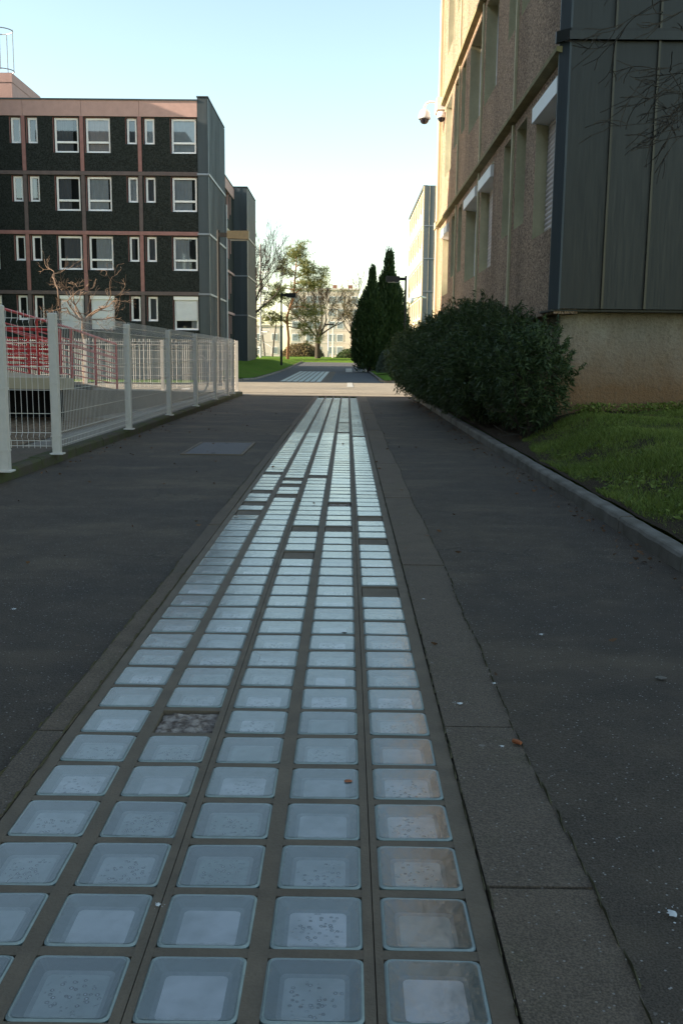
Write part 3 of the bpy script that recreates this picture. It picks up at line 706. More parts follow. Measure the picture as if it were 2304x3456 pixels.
# recessed base wall under the overhang
m = MB(); n = 26; vs = []
for j in range(9):
    for i in range(n+1): vs.append((RX+.12+(12-RX-.12)*(i/n)**1.5, 10.22+.012*vnoise(i*1.3, j*1.7), -.05+(1.44+.05)*j/8))
m.add(vs, [(j*(n+1)+i, j*(n+1)+i+1, (j+1)*(n+1)+i+1, (j+1)*(n+1)+i) for j in range(8) for i in range(n)])
m.box(RX+.12, 12, 10.25, 10.5, -.1, 1.44); m.box(RX+.12, RX+.4, 10.5, 22.9, -.1, 1.40); m.build('base_wall', 'stained_render', rb)
m = MB(); m.box(RX-.03, 12, 9.99, 10.6, 1.425, 1.445); m.build('soffit', 'zinc_dark', rb)
# dark zinc end wall
FZR = (4.05, 6.68, 9.31)
m = MB(); m.box(RX+.14, 12, 10.0, 10.3, 1.45, 12.6); m.build('end_wall_core', 'zinc_dark', rb)
clad(rb, RX+.045, 9.97, (1, 0), .43*22, 1.44, 12.6, 22, mat='zinc_dark', seam='zinc_seam', floors=FZR, depth=.025, trim='zinc_dark')
zs_ = [1.44]+list(FZR)+[12.6]
for a, b in zip(zs_[:-1], zs_[1:]):
    m = MB(); x0, x1, y0, y1 = RX-.05, RX+.05, 9.945, 10.06
    m.add([(x0,y1,a),(x0,y1-.02,a),(x1-.02,y0,a),(x1,y0,a),(x1,y1,a),(x0,y1,b-.04),(x0,y1-.02,b-.04),(x1-.02,y0,b-.04),(x1,y0,b-.04),(x1,y1,b-.04)], [(0,1,6,5),(1,2,7,6),(2,3,8,7),(3,4,9,8),(0,4,3,2,1),(5,6,7,8,9)])
    m.build('corner_strip', 'zinc_blue', rb)
for z in FZR:
    m = MB(); m.add([(RX-.09, 10.06, z-.045), (RX-.09, 10.02, z-.045), (RX+.03, 9.90, z-.045), (RX+.03, 10.06, z-.045), (RX-.09, 10.06, z+.06), (RX-.09, 10.02, z+.06), (RX+.03, 9.90, z+.06), (RX+.03, 10.06, z+.06)], [(0,1,5,4),(1,2,6,5),(2,3,7,6),(0,3,2,1),(4,5,6,7)])
    m.box(RX+.03, 12, 9.90, 9.94, z-.045, z+.06); m.build('corner_flashing', 'zinc_dark', rb)

# ---- far right tower --------------------------------------------------------------------------------------------
rt = tag(empty('apartment_building', (6.0, 80, 0)), 'distant sunlit cream block with ribbed grey metal end, beyond the dark conifers', 'building')
H2 = 14.5
m = MB(); m.box(.3, 12, .3, 18.8, .2, H2-.1); m.build('core', 'dark_interior', rt)
for b in range(6):
    for k in range(5):
        z0 = .3+2.8*k+.04; z1 = min(H2-.05, .3+2.8*(k+1)-.04)
        m = MB(); ho = [(.35, 1.45, z0+1.1, z1-.15), (2.0, 2.5, z0+1.4, z1-.15)]
        wall_panel(m, 0.03, 3.0-.03, z0, z1, ho, 0, .3, 0, 0); o = m.build('wall_panel', 'cream_light', rt, loc=(0, .6+3*b+3.0, 0)); o.rotation_euler = (0, 0, -math.pi/2)
m = MB(); m.box(-.05, .3, .3, 18.7, H2-.1, H2+.1); m.build('coping', 'zinc_blue', rt)
m = MB(); m.box(-.02, .05, 0, .6, .2, H2); m.box(.05, 12, .05, .3, .2, H2); m.build('corner_strip', 'cream_light', rt)
clad(rt, .05, .0, (1, 0), .42*28, .3, H2+.05, 28, mat='zinc_pale', seam='cream_light', floors=(3.6, 6.24, 8.83, 11.4), depth=.05)  # cream seams put the grazing sunlight on the ribs into the colour
# ---- unseen neighbour whose shade covers the path -----------------------------------------------------------------
wg = tag(empty('apartment_building', (-16.6, 39.6, 0)), 'taller side wing just outside the left edge, shading the pebbledash front', 'building')
m = MB(); m.box(-9, 0, 0, 3.3, -.3, 14.4); m.build('wall', 'dark_pebbledash', wg)
for k in range(4):
    for q in range(3): m = MB(); m.box(-7.6+2.6*q, -6.4+2.6*q, -.05, 0, 2.0+2.68*k, 3.5+2.68*k); m.build('window', 'far_window', wg)
nb_ = tag(empty('apartment_building', (-12, 0, 0)), 'dark pebbledash block left of the path beyond the picture edge, shading the foreground', 'building')
prof = [(-34, -.1), (-34, 17), (12.8, 17), (12.8, 11.4), (18.2, 11.4), (18.56, 10.7), (19.2, 9.3), (19.6, 8.2), (20.6, 4.3), (20.75, -.1)]  # unseen outline; sloped end and raised rear part shaped to steer the cast shade
m = MB(); k = len(prof); m.add([(0, y, z) for y, z in prof]+[(-11, y, z) for y, z in prof], [tuple(reversed(range(k))), tuple(range(k, 2*k))]+[(i, (i+1) % k, k+(i+1) % k, k+i) for i in range(k)])
m.build('wall', 'dark_pebbledash', nb_)
for b in range(16):
    for kf in range(4):
        m = MB(); m.box(0, .04, 0, 1.2, 0, 1.4); m.build('window', 'far_window', nb_, loc=(0, -31+3.0*b, 1.6+2.6*kf))

# ---- distant blocks -----------------------------------------------------------------------------------------------
def far_block(x0, y0, wd, dp, z0, ht, rows, cols, mat, label, chim=True, wh=1.3, ww=1.1, shade=None):
    e = tag(empty('apartment_building', (x0, y0, 0)), label, 'building')
    m = MB(); m.box(0, wd, 0, dp, z0, z0+ht); m.build('wall', mat, e)
    m = MB(); m.box(-.2, wd+.2, -.2, dp+.2, z0+ht, z0+ht+.3); r_ = m.build('roof', 'far_white', e)
    if chim:
        for t_ in (.25, .62, .85): c = MB(); c.box(wd*t_, wd*t_+.9, 2, 3, z0+ht+.3, z0+ht+1.1); c.build('chimney', 'brick_brown', r_)
    f = MB(); f.box(0, ww+.2, -.06, -.005, -.1, wh+.1); g = MB(); g.box(.1, ww+.1, -.08, -.061, 0, wh); fm_, gm = f.mesh('window', 'white_plastic'), g.mesh('pane', 'far_window')
    sy = (ht-1.0)/rows
    for i in range(cols):
        for j in range(rows):
            o = inst('window', fm_, e, (wd*(i+.5)/cols-ww/2+(.3 if i % 2 else -.3), 0, z0+.9+sy*j)); inst('pane', gm, o)
    for j in range(1, rows):
        b = MB(); b.box(0, wd, -.05, 0, z0+.55+sy*j-.1, z0+.55+sy*j+.06); b.build('floor_band', 'far_white', e)
    return e
far_block(-11.5, 196, 13.5, 10, .5, 13.5, 5, 6, 'far_cream', 'far six storey pale block with small chimneys, centred behind the vase shaped bare tree')
far_block(-40, 215, 25, 10, .5, 6.8, 2, 8, 'far_white', 'low white building far behind the pine, at the left of the tall pale block', False)
far_block(3.2, 190, 30, 10, .5, 7.0, 2, 9, 'far_cream', 'low pale building far behind the paired conifers', False)
# spiral stair beside brown wall, behind left block
ss = tag(empty('spiral_staircase', (-8.05, 90, .45)), 'distant outdoor spiral staircase beside the brown wall behind the left metal tower', 'staircase')
m = MB(); m.tube([(0, 0, 0), (0, 0, 10.5)], .1, 8); m.build('column', 'grey_metal', ss)
st_me = MB(); st_me.add([(.08,-.03,0),(.95,-.16,0),(.95,.16,0),(.08,.03,0),(.08,-.03,.05),(.95,-.16,.05),(.95,.16,.05),(.08,.03,.05)], [(0,3,2,1),(4,5,6,7),(0,1,5,4),(1,2,6,5),(2,3,7,6),(3,0,4,7)]); st_me = st_me.mesh('step', 'grey_metal')
for i in range(44): inst('step', st_me, ss, (0, 0, .2+i*.2), (0, 0, R(i*27)))
m = MB(); m.tube([(.95*math.cos(R(i*13.5)), .95*math.sin(R(i*13.5)), 1.1+i*.1) for i in range(92)], .025, 4); m.build('handrail', 'grey_metal', ss)
bw = tag(MB().box(-12, -8.75, 91, 94, -.1, 9.2).build('wall', 'brick_brown'), 'narrow brown wall sticking up behind the left metal tower', 'wall')

# ------------------------------------------------------------------ fences
def wire_panel(width, hgt=1.17, z0=.05, pitch=.05, folds=(.10, .62, 1.07), wi=.0020):
    """welded mesh panel, local x along, y the fold direction; crimps at folds"""
    m = MB(); n = int(width/pitch)
    def prof():
        pts = [(0, z0)]
        for f in (folds[0], folds[-1]): pts += [(0, z0+f-.035), (-.03, z0+f), (0, z0+f+.035)]
        return pts+[(0, z0+hgt)]
    P = prof()
    for i in range(n+1):
        x = .01+(width-.02)*i/n
        for (y0, a), (y1, b) in zip(P[:-1], P[1:]):
            m.add([(x-wi,y0-wi,a),(x+wi,y0-wi,a),(x,y0+wi,a),(x-wi,y1-wi,b),(x+wi,y1-wi,b),(x,y1+wi,b)], [(0,1,4,3),(1,2,5,4),(2,0,3,5)])
    zs = [.02, folds[0]-.035, folds[0]+.035, .30, .50, .70, .90, folds[-1]-.035, folds[-1]+.035]
    for z in zs: z += z0; m.add([(0,-wi-.003,z-wi*1.2),(width,-wi-.003,z-wi*1.2),(width,-wi-.003,z+wi*1.2),(0,-wi-.003,z+wi*1.2),(0,wi,z),(width,wi,z)], [(0,1,2,3),(3,2,5,4),(4,5,1,0)])
    return m.mesh('wire_panel', 'white_wire')
pm = MB(); pm.bbox(-.032, .032, -.032, .032, 0, 1.20, .006); pm.bbox(-.055, .055, -.055, .055, 0, .012, .003)
for z in (.15, .6, 1.05): pm.box(-.036, .036, -.036, .036, z, z+.014)
pm = pm.mesh('post', 'white_metal')
def fence(pts, label, group=None, hs=1., last=True, wi=.0020, pitch=.05):
    e = tag(empty('wire_fence', (pts[0][0], pts[0][1], .085)), label, 'fence', group)
    for i, (x, y) in enumerate(pts if last else pts[:-1]): inst('post', pm, e, (x-pts[0][0], y-pts[0][1], 0), (0, 0, math.atan2(pts[-1][1]-pts[0][1], pts[-1][0]-pts[0][0]))).scale = (1, 1, hs)
    cache = {}
    for (a, b), (c, d) in zip(pts[:-1], pts[1:]):
        L = math.hypot(c-a, d-b)-.066; key = round(L, 2)
        if key not in cache: cache[key] = wire_panel(L, wi=wi, pitch=pitch)
        an = math.atan2(d-b, c-a); o = inst('wire_panel', cache[key], e, (a-pts[0][0]+.033*math.cos(an), b-pts[0][1]+.033*math.sin(an), 0), (0, 0, an)); o.scale = (1, 1, hs)
fence([(-2.50, 8.25), (-2.52, 11.1), (-2.54, 13.75), (-2.55, 16.25), (-2.57, 18.8), (-2.57, 20.7), (-2.57, 21.7)], 'long white wire mesh fence running away along the left edge of the path')
fence([(-5.0, 8.25), (-2.50, 8.25)], 'single white wire fence panel facing the viewer at far left, in front of the ramp', last=False)
fence([(-2.66, 23.3), (-4.45, 23.3), (-6.3, 23.3), (-8.8, 23.3)], 'sunlit white wire fence crossing behind the yard, seen through the nearer mesh', wi=.0042, pitch=.05)
o = tag(empty('gate_post', (-2.50, 6.98, .085)), 'lone white square post cut off by the left edge of the picture', 'post')
inst('post', pm, o)
m = MB()
for a in np.linspace(0, 2*math.pi, 1): pass
cb = [(-3.05+.16*math.cos(t), 20.2, .55+.38*math.sin(t)) for t in np.linspace(0, 2*math.pi, 19)]
m.tube(cb, .02, 6, cap=False); m.tube([(-3.05, 20.2, .08), (-3.05, 20.2, .2)], .025, 6)
tag(m.build('hoop', 'white_metal'), 'small white metal hoop standing behind the far fence panels', 'hoop')

# ------------------------------------------------------------------ ramp deck and red railings
dk = tag(empty('ramp', (-3.4, 12.0, .0)), 'raised concrete ramp deck with a black void beneath, behind the white fence', 'ramp')
m = MB(); m.add([(-6,0,.53),(0,0,.50),(0,.0,.64),(-6,0,.67),(-6,3.4,.53),(-1.9,3.4,.50),(-1.9,3.4,.64),(-6,3.4,.67),(-.35,.8,.5),(-.35,.8,.63)], [(0,1,2,3),(3,2,9,6,7),(0,4,5,8,1),(1,8,9,2),(8,5,6,9),(0,3,7,4),(4,7,6,5)]); m.build('deck', 'cream_light', dk)
m = MB(); m.add([(-3.6,3.4,.50),(-1.9,3.4,.50),(-1.9,3.4,.64),(-3.6,3.4,.66),(-3.4,10.0,.0),(-1.8,10.0,.0),(-1.8,10.0,.14),(-3.4,10.0,.14)], [(0,1,5,4),(3,7,6,2),(1,2,6,5),(0,4,7,3),(4,5,6,7),(0,3,2,1)]); m.build('ramp_slab', 'yard_concrete', dk)
m = MB(); m.box(-6, -.1, 1.1, 1.3, -.3, .52); m.box(-6, -5.8, 0.05, 1.3, -.3, .52); m.build('void_back_wall', 'dark_interior', dk)  # blackened back of the void, its colour stands in for the deck's shade
m = MB(); m.add([(-.15, .05, .085), (.55, 9.6, .085), (.35, 9.6, .085), (-.35, .8, .085), (-.15, .05, .5), (-.35, .8, .5), (.55, 9.6, .12), (.35, 9.6, .12)], [(0,1,6,4), (3,5,7,2), (4,6,7,5), (0,4,5,3), (1,2,7,6)]); m.build('side_wall', 'yard_concrete', dk)
def railing(pts, zt, label, nr=9):
    """pts: plan points with deck height; top rail zt above deck"""
    e = tag(empty('railing', (pts[0][0], pts[0][1], pts[0][2])), label, 'railing', 'red railings of the ramp'); o0 = Vector(pts[0]); P = [Vector(p)-o0 for p in pts]
    for a, b in zip(P[:-1], P[1:]):
        for q in range(nr):
            hh = .12+(zt-.12)*q/(nr-1) if q < nr-2 else (zt-.30 if q == nr-2 else zt)
            r_ = .024 if q >= nr-1 else .012
            m = MB(); m.tube([a+Vector((0, 0, hh)), b+Vector((0, 0, hh))], r_, 6); m.build('rail', 'red_metal', e)
        n = max(1, round((b-a).length/1.45))
        for i in range(n+(1 if b == P[-1] else 0)):
            p = a.lerp(b, i/n); m = MB(); m.tube([p+Vector((0, 0, -.02)), p+Vector((0, 0, zt))], .026, 8); m.build('post', 'red_metal', e)
railing([(-9.2, 15.2, .66), (-5.5, 15.2, .66), (-5.3, 18.6, .42), (-5.15, 21.6, .16)], 1.0, 'red tube railing beyond the ramp, its top rail sloping down to the right')
railing([(-9.0, 13.1, .66), (-7.0, 14.9, .66), (-6.7, 18.8, .42), (-6.6, 21.6, .16)], 1.0, 'second red tube railing behind, running beside the ramp at far left')
railing([(-9.2, 12.15, .66), (-6.2, 12.3, .66), (-4.2, 14.2, .66)], .62, 'nearest red tube railing along the edge of the raised deck', 9)

# ------------------------------------------------------------------ lamps
def lamp(x, y, z, h, side, hd, mat, label, L=.8):
    e = tag(empty('street_lamp', (x, y, z)), label, 'street lamp')
    m = MB(); m.tube([(0,0,0),(0,0,1.0),(0,0,1.02),(0,0,h)], [.075,.075,.055,.05], 10); m.build('pole', 'black_metal', e)
    m = MB(); m.box(.0 if side > 0 else -.32, .32 if side > 0 else 0, -.05, .05, h-.22, h-.08); m.build('arm', 'black_metal', e)
    m = MB(); a, b = side*.30, side*(.30+L); m.add([(a,-.15,h-.03),(b,-.16,h-.02),(b,.16,h-.02),(a,.15,h-.03),(a,-.15,h-.27),(b,-.16,h-.30),(b,.16,h-.30),(a,.15,h-.27)], [(0,1,2,3),(4,7,6,5),(0,4,5,1),(1,5,6,2),(2,6,7,3),(3,7,4,0)]); hh = m.build('lamp_head', mat, e)
    m = MB(); m.box(min(a,b)+.1, max(a,b)-.08, -.1, .1, h-.325, h-.302); m.build('diffuser', 'grey_metal', hh)
lamp(-4.35, 33, -.1, 5.15, 1, .8, 'bronze_metal', 'tall lamp with bronze box head in front of the left metal tower', .72)
lamp(-4.22, 62, .32, 4.55, 1, .8, 'black_metal', 'black lamp with its head to the right, on the shaded left lawn before the pine', .62)
lamp(2.75, 47, .02, 4.75, -1, .8, 'black_metal', 'black lamp with its head to the left, in front of the paired conifers', .65)
def white_pole(x, y, z, h, label, head):
    e = tag(empty('lamp_post', (x, y, z)), label, 'lamp post'); m = MB(); m.tube([(0,0,0),(0,0,h)], [.10,.07], 8); m.build('pole', 'white_metal', e)
    if head: m = MB(); m.box(-.9, .1, -.12, .12, h-.05, h+.12); m.build('lamp_head', 'black_metal', e)
white_pole(-1.62, 108, .70, 3.65, 'sunlit white lamp pole on the far lawn, right of the vase shaped tree', True)
white_pole(-2.95, 150, .7, 9.3, 'thin white pole just right of the vase shaped tree trunk', False)
white_pole(-9.2, 150, .7, 8.0, 'thin white pole between the pine trunk and the vase shaped tree', False)

# ------------------------------------------------------------------ surveillance cameras
def dome(m_, parent_loc, label, s=1., stem=True):
    e = tag(empty('security_camera', parent_loc), label, 'security camera')
    h = MB(); h.lathe([(.0, .19), (.05, .19), (.085, .165), (.115, .12), (.128, .05), (.13, -.0), (.118, -.02), (.0, -.02)], n=24); hs = h.build('housing', 'white_plastic', e, True)
    g = MB(); g.lathe([(.10, -.02), (.10, -.045), (.085, -.09), (.05, -.12), (0, -.13)], n=20); g.build('dome', 'dome_dark', e, True)
    r_ = MB(); r_.lathe([(.131, .0), (.134, -.012), (.131, -.024), (.10, -.024)], n=24); r_.build('trim_ring', 'grey_metal', e, True)
    return e
e = dome(None, (1.66, 22.55, 6.22), 'white dome camera hanging from a curved arm at the end of the right hand building')
m = MB(); m.tube([(0,0,.18),(0,.0,.25),(.04,.0,.31),(.11,0,.345),(.2,0,.34),(.30,0,.32)], .024, 10); m.build('arm', 'white_plastic', e, True)
m = MB(); m.box(.27, .44, -.06, .5, .18, .44); m.build('bracket', 'white_plastic', e)
e = tag(empty('security_camera', (2.02, 22.35, 6.2)), 'small second camera under the white wall box, nearer the wall than the hanging dome', 'security camera')
m = MB(); m.lathe([(0, .10), (.09, .10), (.10, .0), (.09, -.02), (0, -.02)], n=18); m.build('housing', 'white_plastic', e, True); m = MB(); m.lathe([(.08, -.02), (.075, -.06), (.04, -.1), (0, -.11)], n=18); m.build('dome', 'dome_dark', e, True)
e = tag(empty('security_camera', (6.0, 79.4, 5.7)), 'tiny white camera on an arm at the corner of the distant right block', 'security camera')
m = MB(); m.tube([(.3,.4,0),(-.2,0,.1),(-.8,0,-.1)], .07, 8); m.build('arm', 'white_plastic', e); m = MB(); m.lathe([(0,.2),(.18,.15),(.22,-.1),(.1,-.3),(0,-.32)], (-.9,0,-.2), 14); m.build('housing', 'white_plastic', e, True)

# ------------------------------------------------------------------ manhole cover
e = tag(empty('manhole_cover', (-1.29, 9.78, .0)), 'square metal access cover set in the left hand asphalt near the fence', 'manhole cover')
m = MB(); m.bbox(-.27, .27, -.62, .62, -.03, .008, .003); m.build('plate', 'manhole_iron', e)
m = MB()
for a, b, c, d in ((-.30,-.275,-.65,.65), (.275,.30,-.65,.65), (-.275,.275,-.65,-.625), (-.275,.275,.625,.65)): m.box(a, b, c, d, -.03, .0095)
m.build('frame', 'frame_concrete', e)
m = MB(); m.box(-.02, .02, -.55, -.51, .008, .0095); m.box(-.02, .02, .51, .55, .008, .0095); m.build('lifting_holes', 'debris_dark', e)

# ------------------------------------------------------------------ foliage helpers
def leaves(P, N, size, ratio, droop=.2, jitter=.9, bend=.15, up=0.):
    """P centres, N outward directions -> folded leaf strips (2 quads each)"""
    n = len(P); d = N+rng.normal(0, jitter, (n, 3)); d[:, 2] += up; d /= np.linalg.norm(d, axis=1)[:, None]+1e-9
    r_ = rng.normal(0, 1, (n, 3)); s = np.cross(d, r_); s /= np.linalg.norm(s, axis=1)[:, None]+1e-9
    L = size*rng.uniform(.6, 1.3, (n, 1)); W = L*ratio; dn = np.array([0, 0, -1.])
    a = P-d*L*.5; mid = P+s*0; tip = P+d*L*.5+dn*L*droop
    V = np.stack([a-s*W*.15, a+s*W*.15, mid+s*W*.5+dn*L*bend*.2, mid-s*W*.5+dn*L*bend*.2, tip+s*W*.08, tip-s*W*.08], 1).reshape(-1, 3)
    b = np.arange(n)[:, None]*6
    F = np.concatenate([b+np.array([[0, 1, 2, 3]]), b+np.array([[3, 2, 4, 5]])], 1).reshape(-1, 4)
    return V, F
def sphere(n):
    v = rng.normal(0, 1, (n, 3)); return v/np.linalg.norm(v, axis=1)[:, None]
def branches(m, p, d, length, rad, depth, spread=.55, n=5, up=.15, shrink=.72, kids=(2, 3), tips=None, seg=3, wob=.18, minr=.003, rr=random):
    pts = [Vector(p)]; rs = [rad]; d = Vector(d).normalized()
    for i in range(seg):
        d = (d+Vector((rr.gauss(0, wob), rr.gauss(0, wob), rr.gauss(0, wob)+up*.3))).normalized(); pts.append(pts[-1]+d*length/seg); rs.append(max(minr, rad*(1-.38*(i+1)/seg)))
    m.tube(pts, rs, n if rad > .012 else 3, cap=False)
    if tips is not None and depth <= 1: tips.extend([tuple(x) for x in pts[1:]])
    if depth <= 0: return
    for i in range(rr.randint(*kids)):
        ax = d.orthogonal().normalized(); ax.rotate(Matrix.Rotation(rr.uniform(0, 6.28), 3, d)); nd = d.copy(); nd.rotate(Matrix.Rotation(rr.uniform(spread*.5, spread*1.3), 3, ax)); nd.z += up
        at = pts[-1] if i == 0 else pts[rr.randint(max(1, seg-2), seg)]
        branches(m, at, nd, length*shrink*rr.uniform(.75, 1.2), rs[-1]*(.95 if i == 0 else .72), depth-1, spread, n, up, shrink, kids, tips, seg, wob, minr, rr)

# ------------------------------------------------------------------ the big dark shrub by the right kerb
sh = tag(empty('shrub', (1.85, 14, .2)), 'big dark evergreen shrub mass along the right kerb, hiding the foot of the pebbledash wall', 'shrub')
blobs = [(1.92, 10.0, .74, .38, .60, .54), (1.92, 10.9, .80, .50, .8, .62), (1.82, 12.2, .86, .62, .95, .74), (1.78, 13.6, .92, .70, 1.0, .80), (1.75, 15.2, .90, .72, 1.1, .80), (1.70, 17.0, .86, .74, 1.1, .78), (1.62, 18.9, .86, .76, 1.1, .76), (1.55, 20.8, .82, .70, 1.0, .70), (1.95, 12.8, .8, .6, 1.2, .7)]
Ps = []; Ns = []
for (x, y, z, rx, ry, rz) in blobs:
    n = int(23000*(rx+ry)*rz/1.4); u = sphere(n); rad = rng.uniform(.72, 1.0, (n, 1))
    lump = 1+.12*np.sin(u[:, :1]*9+x*9)*np.sin(u[:, 1:2]*11+y)+.12*np.sin(u[:, 2:]*13+y*3)*np.cos(u[:, 1:2]*8)-.10*(np.sin(u[:, :1]*17+y*5)*np.sin(u[:, 1:2]*15)*np.sin(u[:, 2:]*16) > .25)
    p = u*np.array([rx, ry, rz])*rad*lump+np.array([x, y, z]); Ps.append(p); Ns.append(u)
P = np.concatenate(Ps); N = np.concatenate(Ns)
# shoots that break the outline
ns = 800; bi = rng.integers(0, len(blobs), ns); u = sphere(ns); u[:, 2] = np.abs(u[:, 2])*.9
S = []; SN = []
for k_ in range(ns):
    x, y, z, rx, ry, rz = blobs[bi[k_]]; base = u[k_]*np.array([rx, ry, rz])+np.array([x, y, z]); dd = u[k_]*.6+np.array([0, 0, .7]); dd /= np.linalg.norm(dd)
    for t in np.linspace(0, rng.uniform(.05, .24), 9):
        for _ in range(3): S.append(base+dd*t+rng.normal(0, .012, 3)); SN.append(dd*.8+rng.normal(0, .6, 3))
P = np.concatenate([P, np.array(S)]); N = np.concatenate([N, np.array(SN)])
ok = (P[:, 2] > .14)
ok &= ~((P[:, 0] > RX-.03) & (P[:, 1] > 9.9)); P, N = P[ok], N[ok]
V, F = leaves(P-np.array([1.85, 14, .2]), N, .062, .24, .15, .8, up=.25)
inst('foliage', npmesh('foliage', V, F, 'laurel_leaf'), sh)['kind'] = 'stuff'
m = MB(); rr = random.Random(4)
for (x, y, z, rx, ry, rz) in blobs:
    for k_ in range(4): branches(m, (x-1.85+rr.uniform(-.1, .1), y-14+rr.uniform(-.2, .2), -.15), (rr.uniform(-.5, .3), rr.uniform(-.6, .6), 1), .4, .018, 2, .6, 4, .1, rr=rr)
m.build('stems', 'bark_dark', sh)['kind'] = 'stuff'

# ------------------------------------------------------------------ conifers
def cypress(x, y, z, h, r, label, lean=0, seed=1, n=26000):
    e = tag(empty('conifer_tree', (x, y, z)), label, 'tree'); rr_ = np.random.default_rng(seed)
    nb2 = 150; P = []; N = []
    for q in range(nb2):
        t = (q+.5)/nb2; t = t**.85; pr = np.interp(t, [0, .06, .2, .42, .58, .7, .82, 1.0], [.62, .9, 1, .90, .70, .46, .24, .0]); th = q*2.39996+rr_.uniform(-.3, .3)
        br = r*(.17+.26*pr)*rr_.uniform(.75, 1.25); rc = max(0, r*pr-br*.7); c = np.array([rc*math.cos(th)+lean*t, rc*math.sin(th), .5+t*(h-.75)]); k_ = int(n/nb2*(br/(r*.36))**2)
        u = sphere(k_); P.append(u*np.array([br, br, br*1.5])*rr_.uniform(.6, 1.05, (k_, 1))+c); N.append(u*.5+np.array([.35*math.cos(th), .35*math.sin(th), .75]))
    P = np.concatenate(P); N = np.concatenate(N)
    # feathery sprays
    V, F = leaves(P, N, .20, .32, -.05, .4, up=.4)
    inst('crown', npmesh('crown', V, F, 'cypress_leaf'), e); m = MB(); m.tube([(0,0,-.2),(0,0,.6),(lean*.6,0,h*.7)], [.14,.12,.04], 8); m.build('trunk', 'bark_dark', e); return e
cypress(1.35, 60, .05, 6.35, 1.15, 'left and shorter of the two dark conifers right of the far road', .12, 1)
cypress(2.42, 60.8, .05, 7.45, 1.4, 'right and taller of the two dark conifers, half behind the lamp', .1, 5, 30000)
def bush(x, y, z, r, rz, mat, label, n=6000, sz=.09, name='bush'):
    e = tag(empty(name, (x, y, z)), label, 'bush'); u = sphere(n); u[:, 2] = np.abs(u[:, 2]); P = u*np.array([r, r, rz])*rng.uniform(.85, 1.04, (n, 1))*(1+.06*np.sin(u[:, :1]*8)*np.cos(u[:, 1:2]*7)); V, F = leaves(P, u, sz, .4, .05, .7)
    inst('foliage', npmesh('foliage', V, F, mat), e)['kind'] = 'stuff'; m = MB(); m.lathe([(r*.85, 0), (r*.8, rz*.45), (r*.5, rz*.78), (0, rz*.9)], n=14); m.build('inner_twigs', 'soil', e, True)
bush(2.35, 52, .1, .80, 1.25, 'grey_leaf', 'rounded grey green bush to the right of the conifer trunks', 7000)
bush(2.7, 58, .1, .7, 1.15, 'brown_leaf', 'brownish low shrub between the conifers and the grey green bush', 4000)
bush(1.35, 108, .72, 2.6, 1.1, 'cypress_leaf', 'low wide dark bush on the far lawn left of the conifers', 6000, .2)
bush(-9.4, 84, .7, 1.5, 2.2, 'cypress_leaf', 'dark clipped bush beside the left block, behind the bare tree', 6000, .2)
bush(-7.0, 150, .6, 3.2, 2.2, 'brown_leaf', 'brownish undergrowth at the foot of the pine group', 5000, .3)
bush(9.2, 95, .6, 3.0, 4.4, 'cypress_leaf', 'dark greenery showing between the conifers and the distant right block', 7000, .35)

# ------------------------------------------------------------------ pine
def pine(x, y, z, label):
    e = tag(empty('pine_tree', (x, y, z)), label, 'tree'); rr = random.Random(12); m = MB()
    tp = [(0,0,-.2),(.10,0,2.0),(-.1,0,4.0),(.55,.1,6.0),(.75,0,8.2),(.9,0,10.4)]; m.tube(tp, [.15,.13,.115,.10,.07,.03], 8, cap=False)
    limbs = [((-.1,0,3.6), (-2.6,.3,3.9)), ((-.1,0,3.4), (-1.9,-.6,4.8)), ((.1,0,4.4), (2.3,.4,3.3)), ((.3,0,5.0), (2.6,-.4,4.6)), ((.6,0,6.2), (3.2,.3,7.7)), ((.65,0,6.6), (-1.5,.5,6.6)), ((.7,0,7.2), (2.4,-.4,7.2)), ((.6,0,6.0), (-1.8,-.5,5.9)), ((.75,0,8.2), (-.4,.3,8.6)), ((.8,0,8.8), (1.9,-.2,8.9)), ((.85,0,9.6), (.3,0,10.0)), ((.9,0,10), (1.4,.2,10.3)), ((.7,0,7.7), (2.9,.1,8.3)), ((-.1,0,3.2), (2.5,.2,2.1))]
    C = []
    for a, b in limbs:
        a, b = Vector(a), Vector(b); mid = a.lerp(b, .5)+Vector((0, 0, .25)); m.tube([a, mid, b], [.06, .045, .02], 5, cap=False)
        L = (b-a).length
        for t in (.45, .65, .85, 1.0, 1.08):
            c = a.lerp(b, t)
            for _ in range(5): C.append((c.x+rr.gauss(0, .15*L+.15), c.y+rr.gauss(0, .5), c.z+rr.gauss(.1, .40), rr.uniform(.15, .55)))
    C += [(.9, 0, 10.6, .3), (.95, 0, 10.2, .35), (.6, 0, 9.4, .45), (1.1, 0, 9.2, .5), (.3, 0, 8.0, .5), (1.2, 0, 8.0, .5), (.9, 0, 7.3, .55), (.3, 0, 7.0, .6)]
    P = []; N = []
    for cx_, cy_, cz_, r_ in C:
        n = int(62*r_/.4); u = sphere(n); P.append(u*np.array([r_*1.3, r_, r_*.8])*rng.uniform(.2, 1.15, (n, 1))+np.array([cx_, cy_, cz_])); N.append(u)
    V, F = leaves(np.concatenate(P), np.concatenate(N), .26, .16, -.05, .5, up=.4)
    m.build('trunk', 'bark_orange', e); inst('crown', npmesh('crown', V, F, 'pine_leaf'), e)
pine(-5.85, 95, .6, 'tall irregular pine with an orange trunk, rising behind the left black lamp')

